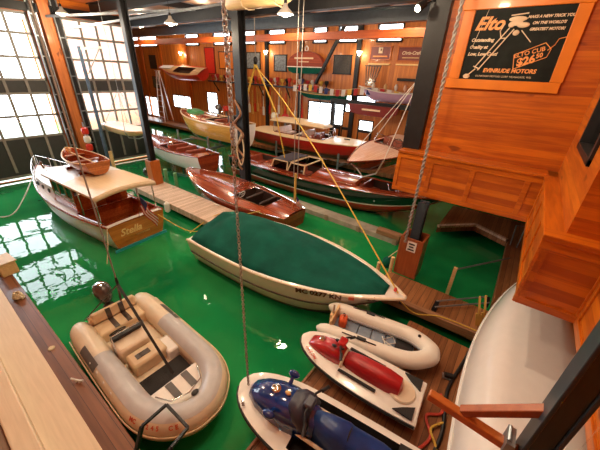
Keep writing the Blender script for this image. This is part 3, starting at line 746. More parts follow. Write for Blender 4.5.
# wooden dinghy on its roof
dg = thing('wooden_dinghy', 'small varnished wooden dinghy lying on the cruiser roof', 'boat', (-12.5, 3.70, 2.09), PI+0.05)
hd = Hull(2.35, 1.08, (0.44, 0.40, 0.56), 0.0, 0.72, 0.6, 0.25, 2.0, 0.85)
hd.build(dg, [M['dinghy']], ())
tro = hd.transom(dg, M['dinghy'])
hd.rail(dg, M['tan_wood'], 0.024, 'gunwale')
inn = MB()
rr = []
for i in range(15):
    u = 0.01+0.95*i/14; rr.append([(lambda p: (p[0], p[1]*0.94, p[2]+0.025))(hd.pt(u, -0.97+1.94*k/12)) for k in range(13)])
inn.loft(rr, False, (False, False)); inn.build('inner_planking', M['mahog_plain'], dg)
for u in (0.12, 0.45, 0.78):
    x, y, z = hd.pt(u, 1); MB().box((x, 0, z-0.10), (0.18, y*1.86, 0.03)).build('thwart', M['dinghy'], dg, smooth=False, bevel=0.006)
MB().bar((-0.95, 0, 0.36), (0.9, 0, 0.42), 0.04, 0.03).build('centre_spar', M['tan_wood'], dg, smooth=False)
for xx in (-0.5, 0.5): MB().box((xx, 0, -0.02), (0.12, 0.85, 0.10)).build('chock', M['mahog_plain'], dg, smooth=False)

# ------------------------------------------------ red varnished runabout in the middle
rb = thing('runabout', 'glossy red mahogany runabout with a round cockpit, beside the white pier', 'boat', (-9.75, 8.26, 0), PI+0.0)
h = Hull(7.0, 2.25, (0.60, 0.74, 0.98), -0.3, 0.60, 0.52, 0.25, 2.3, 0.85)
h.build(rb, [M['red_paint'], M['white_paint'], M['mahog_plain']], (0.40, 0.44))
h.transom(rb, M['mahog_plain'])
ck = (0.16, 0.40, 0.60)
h.deck(rb, M['mahog'], [ck], 0.14)
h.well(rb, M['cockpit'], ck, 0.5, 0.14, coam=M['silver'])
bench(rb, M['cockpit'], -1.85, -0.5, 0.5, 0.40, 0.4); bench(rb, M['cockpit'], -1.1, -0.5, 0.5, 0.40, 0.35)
h.rail(rb, M['silver'], 0.022)
windshield(rb, -0.42, 0.6, 0.86, 0.26)
wheel(rb, (-0.85, 0.3, 0.78))
cleat(rb, (3.0, 0, 1.03)); 
MB().box((1.4, 0, 0.945), (3.2, 0.03, 0.02)).build('centre_strip', M['silver'], rb, smooth=False)
MB().lathe((3.2, 0, 1.0), [(0.03, 0), (0.05, .04), (0.03, .09), (0.001, .1)]).build('bow_light', M['silver'], rb)
flag_on_staff('american_flag', 'small american flag on the stern of the red runabout', (-6.5, 8.4, 0.66), 0.0, 0.62, 0.4, 0.24, -0.3, 0.8)

# ------------------------------------------------ long dark green launch
la = thing('launch', 'long dark green launch with mahogany decks and red bottom, behind the covered boat', 'boat', (-7.25, 11.7, 0.42), 0.03)
h = Hull(11.3, 2.35, (0.80, 0.72, 0.98), -0.42, 0.72, 0.55, 0.2, 2.6, 0.9)
h.build(la, [M['red_paint'], M['white_paint'], M['green_hull']], (0.52, 0.56))
h.transom(la, M['mahog_plain'])
ck = (0.10, 0.20, 0.70); ck2 = (0.27, 0.47, 0.74); ck3 = (0.70, 0.82, 0.68)
h.deck(la, M['mahog'], [ck, ck2, ck3], 0.10)
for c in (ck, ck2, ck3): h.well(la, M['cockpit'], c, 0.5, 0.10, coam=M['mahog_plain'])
h.rail(la, M['mahog_plain'], 0.035)
for x in (-4.3, -2.0, -1.2, 2.5): bench(la, M['seat_red'], x, -0.7, 0.7, 0.45, 0.4)
hb_ = MB(); rings = []
for x in (-0.2, -0.1, 2.0, 2.1):
    e = 0.0 if x in (-0.1, 2.0) else -0.06
    rings.append([(x, -0.72, 0.70), (x, -0.70, 0.92+e), (x, -0.4, 1.0+e), (x, 0, 1.03+e), (x, 0.4, 1.0+e), (x, 0.70, 0.92+e), (x, 0.72, 0.70)])
hb_.loft(rings, True); hh = hb_.build('engine_hatch', M['mahog'], la, angle=30)
MB().box((1.0, 0, 1.045), (2.0, 0.025, 0.02)).cyl((0.1, 0.74, 0.86), (1.9, 0.74, 0.86), 0.015, n=6).cyl((0.1, -0.74, 0.86), (1.9, -0.74, 0.86), 0.015, n=6).build('hatch_trim', M['silver'], hh)
# cream framed spray hood over the middle cockpit
hood = MB()
for x0, x1 in ((-2.55, -1.55), (-1.5, -0.55)):
    for sg in (-1, 1):
        hood.bar((x0, sg*0.85, 0.82), (x0+0.15, sg*0.78, 1.22), 0.06, 0.06); hood.bar((x1, sg*0.85, 0.82), (x1, sg*0.78, 1.22), 0.06, 0.06)
        hood.bar((x0+0.15, sg*0.78, 1.22), (x1, sg*0.78, 1.22), 0.06, 0.06)
    hood.bar((x1, -0.78, 1.22), (x1, 0.78, 1.22), 0.06, 0.06); hood.bar((x0+0.15, -0.78, 1.22), (x0+0.15, 0.78, 1.22), 0.06, 0.06)
ho = hood.build('windscreen_frame', M['cream_deck'], la, smooth=False, bevel=0.01)
MB().box((-1.95, 0, 1.25), (0.95, 1.6, 0.04)).build('hood_top', M['dark_vinyl'], la, bevel=0.015)
for sg in (-1, 1): MB().box((-1.5, sg*0.78, 1.02), (1.9, 0.01, 0.42)).build('windscreen_glass', M['glass_dark'], ho, smooth=False)
windshield(la, 3.75, 0.62, 0.98, 0.24)
for x in (5.1, 4.5): cleat(la, (x, 0, 1.05))
MB().lathe((4.8, 0, 1.0), [(0.05, 0), (0.07, .05), (0.05, .12), (0.001, .14)]).lathe((-3.2, 0.5, 0.8), [(0.05, 0), (0.09, .05), (0.07, .12), (0.001, .14)]).build('horn', M['silver'], la)
# pale float the launch hangs over
fl = thing('boat_lift_float', 'pale grey lift float under the long green launch', 'float', (-7.15, 9.98, 0), -0.02)
MB().box((0, 0, -0.05), (9.2, 0.55, 0.5)).build('float_box', M['concrete'], fl, smooth=False, bevel=0.02)
ribs = MB()
for k in range(7): ribs.box((-4.5+1.5*k, -0.29, -0.02), (0.14, 0.06, 0.5))
ribs.build('float_rib', M['grey_board'], fl, smooth=False)
MB().box((4.2, -0.15, 0.30), (0.9, 0.3, 0.18)).build('step', M['curb'], fl, smooth=False, bevel=0.01)

# ------------------------------------------------ cream decked red boat on the lift behind
cb_ = thing('runabout', 'cream decked runabout with red hull and long cream hardtop, raised behind the launch', 'boat', (-10.3, 15.55, 1.3), 0.01)
h = Hull(9.4, 2.5, (0.66, 0.66, 0.80), -0.3, 0.78, 0.5, 0.3, 2.4, 0.85)
h.build(cb_, [M['maroon'], M['red_paint']], (0.45,))
h.transom(cb_, M['red_paint'])
ck = (0.20, 0.36, 0.62); ck2 = (0.40, 0.60, 0.66)
h.deck(cb_, M['cream_deck'], [ck, ck2], 0.12)
for c in (ck, ck2): h.well(cb_, M['cockpit'], c, 0.45, 0.12, coam=M['mahog_plain'])
h.rail(cb_, M['cream_deck'], 0.035)
for x in (-2.3, -0.35): bench(cb_, M['seat_tan'], x, -0.7, 0.7, 0.62, 0.45)
bench(cb_, M['seat_red'], 0.35, -0.7, 0.7, 0.5, 0.4)
windshield(cb_, 1.2, 0.85, 0.78, 0.42, 0.35)
wheel(cb_, (0.72, 0.35, 0.85))
hr = MB(); rings = []
for x, hw, dz in ((-3.3, 0.45, -0.05), (-3.1, 0.75, 0.0), (-1.5, 0.85, 0.04), (0.2, 0.75, 0.0), (0.75, 0.5, -0.06)):
    hw *= 1.15; dz += 0.2; rings.append([(x, -hw, 1.22+dz), (x, -hw*0.6, 1.32+dz), (x, hw*0.6, 1.32+dz), (x, hw, 1.22+dz), (x, hw*0.9, 1.15+dz), (x, -hw*0.9, 1.15+dz)])
hr.loft(rings, True); hr.build('hardtop', M['cream_deck'], cb_, angle=40)
for sg in (-1, 1):
    for xx in (-2.9, 0.3): MB().cyl((xx, sg*0.7, 0.7), (xx, sg*0.68, 1.4), 0.02, n=6).build('hardtop_post', M['silver'], cb_)
MB().box((2.2, -0.2, 0.90), (0.35, 0.10, 0.05)).build('deck_cleat', M['black'], cb_, bevel=0.01)

# ------------------------------------------------ boat with pale pink foredeck poking out by the sign wall
pb = thing('runabout', 'pale pink decked boat raised with its bow out beside the sign wall', 'boat', (-4.75, 12.2, 2.05), rot=(-0.16, 0, -PI/2))
h = Hull(6.4, 1.8, (0.72, 0.70, 0.78), 0.1, 0.8, 0.5, 0.35, 1.6, 0.95)
h.build(pb, [M['maroon'], M['mahog_plain']], (0.4,))
h.transom(pb, M['mahog_plain'])
ck = (0.2, 0.45, 0.7)
h.deck(pb, M['copper_deck'], [ck], 0.10); h.well(pb, M['cockpit'], ck, 0.4, 0.10, coam=M['mahog_plain'])
h.rail(pb, M['mahog_plain'], 0.03); windshield(pb, -0.2, 0.7, 0.82, 0.3)
sl = MB()
for u, zz in ((0.35, 0), (0.72, 0)):
    x, y, z = h.pt(u, 1); sl.tube([(x, -y-0.02, z), (x, -y*0.8, 0.1), (x, 0, -0.23), (x, y*0.8, 0.1), (x, y+0.02, z)], 0.03, 6)
    for sg in (-1, 1): sl.cyl((x, sg*(y+0.02), z), (-1.5, 0, 3.5), 0.016, n=6)
sl.cyl((-1.5, 0, 3.5), (-1.5, 0, 6.7), 0.02, n=6)
sl.build('lifting_sling', M['fender'], pb)
wheel(pb, (-0.6, 0.3, 0.95), 0.2, mat=M['black']); bench(pb, M['seat_red'], -1.1, -0.6, 0.6, 0.5, 0.4)

# ------------------------------------------------ white boat with mahogany cockpit
wb = thing('utility_boat', 'white hulled boat with dark mahogany cockpit and rounded stern, behind the pier post', 'boat', (-16.2, 9.5, 0.75), PI-0.04)
h = Hull(6.7, 2.0, (0.72, 0.66, 0.86), -0.3, 0.66, 0.55, 0.25, 2.2, 0.88)
h.build(wb, [M['maroon'], M['white_paint']], (0.3,))
h.transom(wb, M['mahog_plain'])
ck = (0.10, 0.55, 0.76)
h.deck(wb, M['mahog'], [ck], 0.07); h.well(wb, M['cockpit'], ck, 0.45, 0.07, coam=M['mahog_plain'])
h.rail(wb, M['mahog_plain'], 0.03)
for x in (-2.0, -1.1, -0.2): bench(wb, M['seat_red'], x, -0.6, 0.6, 0.42, 0.36)
windshield(wb, 0.6, 0.66, 0.76, 0.28); wheel(wb, (0.0, 0.25, 0.75))

# ------------------------------------------------ yellow sided boat behind it
yb = thing('utility_boat', 'yellow sided wooden boat with striped mahogany foredeck and green canvas bow', 'boat', (-16.1, 12.1, 1.95), PI-0.08)
h = Hull(6.6, 2.4, (0.78, 0.80, 1.0), -0.5, 0.75, 0.5, 0.25, 2.2, 0.88)
h.build(yb, [M['green_hull'], M['yellow_wood']], (0.40,))
h.transom(yb, M['white_paint'])
ck = (0.12, 0.42, 0.74)
h.deck(yb, M['mahog'], [ck], 0.12); h.well(yb, M['cockpit'], ck, 0.45, 0.12, coam=M['cream_deck'])
h.rail(yb, M['cream_deck'], 0.04)
MB().box((0.8, 0, 0.92), (3.6, 0.16, 0.03)).build('king_plank', M['cream_deck'], yb, smooth=False)
cv = MB(); rings = []
for x, hw, zt in ((0.9, 0.05, 0.9), (1.1, 0.42, 1.12), (1.7, 0.5, 1.2), (2.2, 0.36, 1.12), (2.45, 0.05, 0.95)):
    rings.append([(x, -hw, 0.84), (x, -hw*0.7, zt-0.06), (x, 0, zt), (x, hw*0.7, zt-0.06), (x, hw, 0.84)])
cv.loft(rings, True); cv.build('bow_canvas', M['green_paint'], yb)
windshield(yb, -0.2, 0.72, 0.86, 0.3); bench(yb, M['seat_red'], -1.2, -0.6, 0.6, 0.5, 0.4)
MB().box((-2.6, 0, 1.0), (0.5, 0.7, 0.45)).build('engine_box', M['steel'], yb, bevel=0.06)

# steel cradles the raised boats stand in
def cradle(label, x, y, z, L, W):
    t = thing('boat_lift', label, 'boat lift', (x, y, 0))
    for sx in (-1, 1):
        MB().bar((sx*L/2, -W/2, z), (sx*L/2, W/2, z), 0.10, 0.12).build('cross_beam', M['steel_light'], t, smooth=False)
        for sy in (-1, 1): MB().cyl((sx*L/2, sy*W/2, -1.2), (sx*L/2, sy*W/2, z+0.7), 0.06, n=8).build('pile', M['steel_light'], t)
    for sy in (-1, 1): MB().bar((-L/2-0.3, sy*0.35, z+0.1), (L/2+0.3, sy*0.35, z+0.1), 0.12, 0.10).build('bunk', M['curb'], t, smooth=False)
cradle('galvanised lift cradle under the yellow sided boat', -16.1, 12.1, 1.3, 3.0, 2.8)
cradle('galvanised lift cradle under the cream decked boat', -10.3, 15.55, 0.85, 4.6, 2.3)

# ------------------------------------------------ tan covered boat high on its lift by the doors
tb = thing('covered_skiff', 'long shallow tan skiff with cream cover raised before the glazed door', 'boat', (-17.55, 7.65, 2.12), 0.0)
h = Hull(3.7, 1.2, (0.34, 0.34, 0.36), 0.0, 0.95, 0.25, 0.05, 5.0, 0.6)
h.build(tb, [M['tan_wood']], ()); h.transom(tb, M['tan_wood'])
h.deck(tb, M['white_paint'], [], 0.12, name='cover'); h.rail(tb, M['tan_wood'], 0.03)
sl = MB()
for x in (-1.2, 1.2):
    sl.tube([(x, -0.64, 0.3), (x, -0.5, 0.02), (x, 0, -0.09), (x, 0.5, 0.02), (x, 0.64, 0.3)], 0.03, 6)
    for sg in (-1, 1): sl.cyl((x, sg*0.64, 0.3), (0, 0, 2.2), 0.014, n=5)
sl.cyl((0, 0, 2.2), (0, 0, 6.1), 0.012, n=5)
sl.build('lifting_sling', M['steel_light'], tb)

# ------------------------------------------------ covered white speedboat in front
cv_ = thing('speedboat', 'white speedboat under a dark green canvas cover beside the dock', 'boat', (-4.15, 5.52, 0), 0.07)
LB = 6.25
h = Hull(LB, 2.62, (0.90, 0.96, 0.98), -0.32, 0.88, 0.5, 0.75, 2.1, 0.92, umax=0.38)
h.build(cv_, [M['hypalon_dark'], M['white']], (0.46,))
h.transom(cv_, M['white'])
h.deck(cv_, M['white'], [], 0.08)
h.rail(cv_, M['cream'], 0.035); h.rail(cv_, M['hypalon_dark'], 0.022, 'rub_strip', dz=0.0, a=0.66, out=0.012)
mb = MB(); W = 17; us = [0.015+0.91*i/60 for i in range(61)]
for i, u in enumerate(us):
    x, y, z = h.pt(u, 1); hw = y-0.03
    if u > 0.8: hw = min(hw, y-0.03-(u-0.8)*0.9)
    hw = max(0.05, hw)
    ridge = 0.52*math.exp(-((u-0.22)/0.34)**2)+0.10*(1-u)
    if u < 0.06: ridge *= 0.55+0.45*u/0.06
    if u > 0.85: ridge *= max(0, (0.925-u)/0.075)
    for k in range(W):
        t = -1+2*k/(W-1); drop = 0.07 if k in (0, W-1) else 0
        wr = (0.020*math.sin(27*u+4*t)*math.cos(5*t+u*11)+0.022*math.sin(19*u-7*t+1)*math.sin(33*u+3*t))*(1-t*t)-0.05*math.exp(-((u-0.13-0.10*t)/0.022)**2)*(1-t*t)-0.035*math.exp(-((u-0.42+0.06*t)/0.03)**2)*(1-t*t)
        mb.v.append((x, hw*t, z+0.03-drop+ridge*(1-abs(t)**1.6)+wr))
for i in range(len(us)-1):
    for k in range(W-1): mb.f.append((i*W+k, i*W+k+1, (i+1)*W+k+1, (i+1)*W+k)); mb.mi.append(0)
cvo = mb.build('canvas_cover', M['green_canvas'], cv_, angle=60, solid=0.01)
sn = MB()
for sg in (-1, 1):
    for i in range(14):
        x, y, z = h.pt(0.04+0.86*i/13, sg); sn.ball((x, y, z+0.012), 0.022, 8, 5)
sn.build('snap', M['silver'], cvo)
def side_text(body, u, size, mat, dz=-0.20):
    p0 = Vector(h.pt(u-0.02, -0.88)); p1 = Vector(h.pt(u+0.02, -0.88)); a = (p1-p0).normalized()
    ptop = Vector(h.pt(u, -1)); pb_ = Vector(h.pt(u, -0.8)); v = (ptop-pb_); v = (v-a*v.dot(a)).normalized(); nn = a.cross(v)
    c = Vector(h.pt(u, -0.9))+nn*0.03+v*0.03
    mx = Matrix((a, v, nn)).transposed().to_4x4(); mx.translation = c
    return mx
text('registration_lettering', 'MC 0277 KN', 0.20, M['lettering_brown'], cv_, None, None, matrix=side_text('', 0.715, 0, None), bold=0.010)
mx = side_text('', 0.83, 0, None)
o = MB().box((0, 0, 0), (0.13, 0.13, 0.006)).build('registration_sticker', M['lettering_red'], cv_, smooth=False); o.matrix_local = mx
mx = side_text('', 0.895, 0, None)
o = MB().box((-0.06, 0, 0), (0.09, 0.02, 0.008)).box((0.06, 0, 0), (0.09, 0.02, 0.008)).box((-0.06, 0, 0), (0.02, 0.07, 0.008)).box((0.06, 0, 0), (0.02, 0.07, 0.008)).build('bow_star_mark', M['lettering_brown'], cv_, smooth=False); o.matrix_local = mx
x, y, z = h.pt(0.96, 1)
MB().lathe((x-0.05, 0.05, z+0.05), [(0.04, 0), (0.04, .05), (0.02, .09), (0.001, .1)]).build('bow_light', M['bright_red'], cv_)
MB().tube([(x+0.1, -0.03, z-0.18), (x+0.16, 0, z-0.22), (x+0.1, 0.03, z-0.18)], 0.014, 6).build('bow_eye', M['black'], cv_)

# ================================================================== CRAFT ON AND BY THE DOCK
def strip(path, r, a0, a1, n=6, offs=0.004):
    """part of a tube's skin between angles a0..a1 (0 = outward, 90 = up), path flat in plan"""
    mb = MB(); N = len(path); rings = []
    for i, p in enumerate(path):
        p = Vector(p); d = (Vector(path[min(i+1, N-1)])-Vector(path[max(i-1, 0)])); d.z = 0; d.normalize()
        out = Vector((-d.y, d.x, 0)); rr_ = (r[i] if isinstance(r, (list, tuple)) else r)+offs
        rings.append([p+out*math.cos(a)*rr_+Vector((0, 0, 1))*math.sin(a)*rr_ for a in [math.radians(lerp(a0, a1, k/n)) for k in range(n+1)]])
    return mb.loft(rings, False, (False, False))

def smooth_path(pts, n=6):
    out = []
    P = [Vector(p) for p in pts]
    for i in range(len(P)-1):
        p0, p1, p2, p3 = P[max(i-1, 0)], P[i], P[i+1], P[min(i+2, len(P)-1)]
        for k in range(n):
            t = k/n
            out.append(0.5*((2*p1)+(-p0+p2)*t+(2*p0-5*p1+4*p2-p3)*t*t+(-p0+3*p1-3*p2+p3)*t**3))
    out.append(P[-1]); return out

def pod(secs, e=2.6, n=14):
    """secs: (x, half width, z base, z top); rounded upper half sections"""
    rings = []
    for x, hw, zb, zt in secs:
        ring = []
        for k in range(n+1):
            a = PI*k/n; c, s_ = math.cos(a), math.sin(a)
            ring.append((x, hw*abs(c)**(2/e)*(1 if c >= 0 else -1), zb+(zt-zb)*abs(s_)**(2/e)))
        rings.append(ring)
    return MB().loft(rings, True)

# ------------------------------------------------ big cream inflatable with outboard
inf = thing('inflatable_boat', 'large cream and grey inflatable with outboard motor, moored at the near brown ledge', 'boat', (-4.60, 1.50, 0.02), -0.03)
side = [(-1.95, 0.64, 0.36), (-1.0, 0.66, 0.36), (0.3, 0.66, 0.38), (1.0, 0.63, 0.41), (1.42, 0.47, 0.45), (1.66, 0.20, 0.48), (1.70, 0, 0.485)]
path = smooth_path(side+[(p[0], -p[1], p[2]) for p in reversed(side[:-1])], 6)
N = len(path); rad = [0.235]*N
for i, f in enumerate((0.10, 0.62, 0.88, 0.97)):
    rad[i] *= f; rad[N-1-i] *= f
ends = [(path[0][0]+0.02*i*6, path[0][1], path[0][2]) for i in range(4)]
MB().tube(path, rad, 16).build('tube', M['hypalon'], inf, angle=80)
strip(path[6:-6], 0.235, -150, -90).build('tube_underside', M['hypalon_grey'], inf)
strip(path[8:-8], 0.235, 52, 150, 9).build('grey_top_band', M['hypalon_grey'], inf)
rbs = MB(); 
strip(path[3:-3], 0.24, -16, 4, 3, 0.018).build('rubbing_strake', M['tan'], inf, solid=0.02)
for sgn, seg in ((1, path[6:10]), (-1, path[-10:-6])):
    strip(seg, 0.235, 25, 65, 6, 0.008).build('dark_patch', M['hypalon_dark'], inf)
for sgn in (1, -1):
    for x in (-0.55, -0.25, 0.05, 0.35): MB().ball((x, sgn*0.83, 0.50), (0.05, 0.03, 0.04), 8, 5).build('grab_handle', M['white'], inf)
fl = MB(); fl.prism([(-1.75, -0.48), (1.0, -0.48), (1.35, -0.25), (1.35, 0.25), (1.0, 0.48), (-1.75, 0.48)], 0.16, 0.24); fl.build('floor', M['cream'], inf, smooth=False)
MB().box((-1.62, 0, 0.40), (0.09, 0.98, 0.52)).build('transom', M['cream'], inf, bevel=0.02)
sb = MB().box((-1.32, 0, 0.36), (0.42, 0.94, 0.26)).build('stern_bench', M['tan'], inf, bevel=0.04)
for yy in (0.14, -0.12): MB().box((-1.32, yy, 0.492), (0.40, 0.10, 0.012)).build('bench_stripe', M['engine'], sb, smooth=False)
bb = MB().box((-1.56, 0, 0.62), (0.10, 0.9, 0.26), rot=(0, -0.2, 0)).build('bench_back', M['tan'], inf, bevel=0.04)
for yy in (0.14, -0.12): MB().box((-1.505, yy, 0.635), (0.012, 0.10, 0.24), rot=(0, -0.2, 0)).build('bench_stripe', M['engine'], bb, smooth=False)
con = MB().box((-0.50, -0.12, 0.42), (0.42, 0.62, 0.36)).build('console', M['cream'], inf, bevel=0.05)
MB().box((-0.66, -0.12, 0.64), (0.10, 0.58, 0.16), rot=(0, 0.5, 0)).build('dashboard', M['black'], con, bevel=0.02)
wheel(con, (-0.80, -0.22, 0.66), 0.15, -0.9, M['black'])
MB().tube([(-0.42, -0.42, 0.5), (-0.52, -0.42, 0.86), (-0.52, 0.18, 0.86), (-0.42, 0.18, 0.5)], 0.016, 6).build('grab_rail', M['silver'], con)
st = MB().box((-0.02, -0.05, 0.38), (0.40, 0.66, 0.30)).build('middle_seat', M['tan'], inf, bevel=0.05)
MB().box((-0.02, -0.12, 0.536), (0.12, 0.26, 0.012)).build('seat_stripe', M['engine'], st, smooth=False)
MB().box((0.05, 0.34, 0.34), (0.46, 0.24, 0.26)).build('side_locker', M['white'], inf, bevel=0.04)
MB().box((0.62, 0, 0.258), (0.62, 0.84, 0.03)).build('floor_mat', M['mat_black'], inf, bevel=0.006)
bl = MB().prism([(0.86, -0.46), (1.1, -0.45), (1.36, -0.24), (1.40, 0), (1.36, 0.24), (1.1, 0.45), (0.86, 0.46)], 0.24, 0.50).build('bow_locker', M['white'], inf, smooth=False, bevel=0.04)
for yy in (0.17, -0.13): MB().box((1.08, yy, 0.506), (0.36, 0.12, 0.012)).build('locker_stripe', M['hypalon_dark'], bl, smooth=False)
MB().tube([(1.0, -0.40, 0.55), (1.3, -0.28, 0.60), (1.40, 0, 0.62), (1.3, 0.28, 0.60), (1.0, 0.40, 0.55)], 0.014, 6).build('bow_rail', M['silver'], inf)
MB().ball((1.52, 0.03, 0.70), (0.05, 0.07, 0.03), 8, 5).build('bow_fitting', M['black'], inf)
om = MB(); 
cwl = MB(); rings = []
for z, sx, sy, dx in ((0.62, 0.13, 0.11, 0), (0.70, 0.20, 0.16, 0), (0.88, 0.24, 0.18, -0.01), (1.02, 0.22, 0.165, -0.02), (1.09, 0.13, 0.10, -0.02)):
    rings.append([(-1.98+dx+sx*math.cos(k*PI/9), sy*math.sin(k*PI/9), z) for k in range(18)])
cwl.loft(rings, True); mo = cwl.build('outboard_motor', M['engine'], inf, angle=50)
MB().box((-1.98, 0, 0.3), (0.2, 0.10, 0.7)).box((-1.78, 0, 0.55), (0.25, 0.22, 0.1)).build('motor_leg', M['engine'], mo, bevel=0.02)
MB().ball((-2.02, 0, 1.075), (0.12, 0.09, 0.03), 10, 5).build('motor_top', M['silver'], mo)
# red registration marks low on the bow tube
o_ = Vector((0.80, -0.60, 0)); n_ = (o_*math.cos(0.72)+Vector((0, 0, 1))*math.sin(0.72)); v_ = (-o_*math.sin(0.72)+Vector((0, 0, 1))*math.cos(0.72)); a_ = v_.cross(n_)
mxr = Matrix((a_, v_, n_)).transposed().to_4x4(); mxr.translation = Vector((1.36, -0.50, 0.445))+n_*0.248
regi = 22.0
pos = 0.0
acc = [0.0]
rev = list(reversed(path))
for i in range(1, len(rev)): acc.append(acc[-1]+(Vector(rev[i])-Vector(rev[i-1])).length)
s0 = acc[-1]*0.5-1.02
for k, chh in enumerate('MC 4245 CE'):
    if chh == ' ': continue
    sd_ = s0+0.074*k; i = max(j for j in range(len(acc)-1) if acc[j] <= sd_)
    p_ = Vector(rev[i]).lerp(Vector(rev[i+1]), (sd_-acc[i])/(acc[i+1]-acc[i])); tg_ = (Vector(rev[i+1])-Vector(rev[i])).normalized()
    o_ = Vector((tg_.y, -tg_.x, 0)).normalized(); n_ = o_*math.cos(0.62)+Vector((0, 0, 1))*math.sin(0.62)
    a_ = (tg_-n_*tg_.dot(n_)).normalized(); v_ = n_.cross(a_)
    mxr = Matrix((a_, v_, n_)).transposed().to_4x4(); mxr.translation = p_+n_*0.240
    text('registration_letter', chh, 0.095, M['lettering_red'], inf, None, None, matrix=mxr, bold=0.003)
# lifting bridle with its cable
br = thing('lifting_bridle', 'black lifting straps and hanging cable above the large cream inflatable', 'lifting strap', (-4.95, 1.42, 0))
sp_ = MB()
for p in ((-1.45, 0.38, 0.55), (-1.45, -0.38, 0.55), (1.22, 0.06, 0.62)): sp_.bar((0, 0, 2.05), p, 0.045, 0.012)
sp_.build('strap', M['black'], br, smooth=False)
MB().tube([(0, 0, 2.05), (0.03, 0, 2.12), (0, 0, 2.2), (-0.03, 0, 2.12), (0, 0, 2.05)], 0.018, 6).build('hook', M['black_metal'], br)
MB().cyl((0, 0, 2.2), (0, 0, 8.55), 0.012, n=6).build('cable', M['rope_grey'], br)
# black frame on the ledge
fr_ = thing('davit_frame', 'bent black steel frame on the ledge reaching over the inflatable bow', 'steel frame', (-2.95, 0.45, 0.46))
f = MB(); A, B_, C, D = (-0.05, 0.18, 0.62), (-0.06, 0.55, 0.62), (0.46, 0.56, 0.62), (0.50, 0.28, 0.62)
for p, q in ((A, B_), (B_, C), (C, D)): f.bar(p, q, 0.04, 0.04)
f.build('arm', M['black_metal'], fr_, smooth=False, bevel=0.006)
for p, q in ((A, (0.02, -0.15, 0.0)), (D, (0.34, -0.18, 0.0))): MB().bar(p, q, 0.05, 0.05).build('upright', M['black_metal'], fr_, smooth=False, bevel=0.006)
MB().box((0.12, -0.16, 0.01), (0.6, 0.14, 0.02)).build('base_plate', M['black_metal'], fr_, smooth=False)

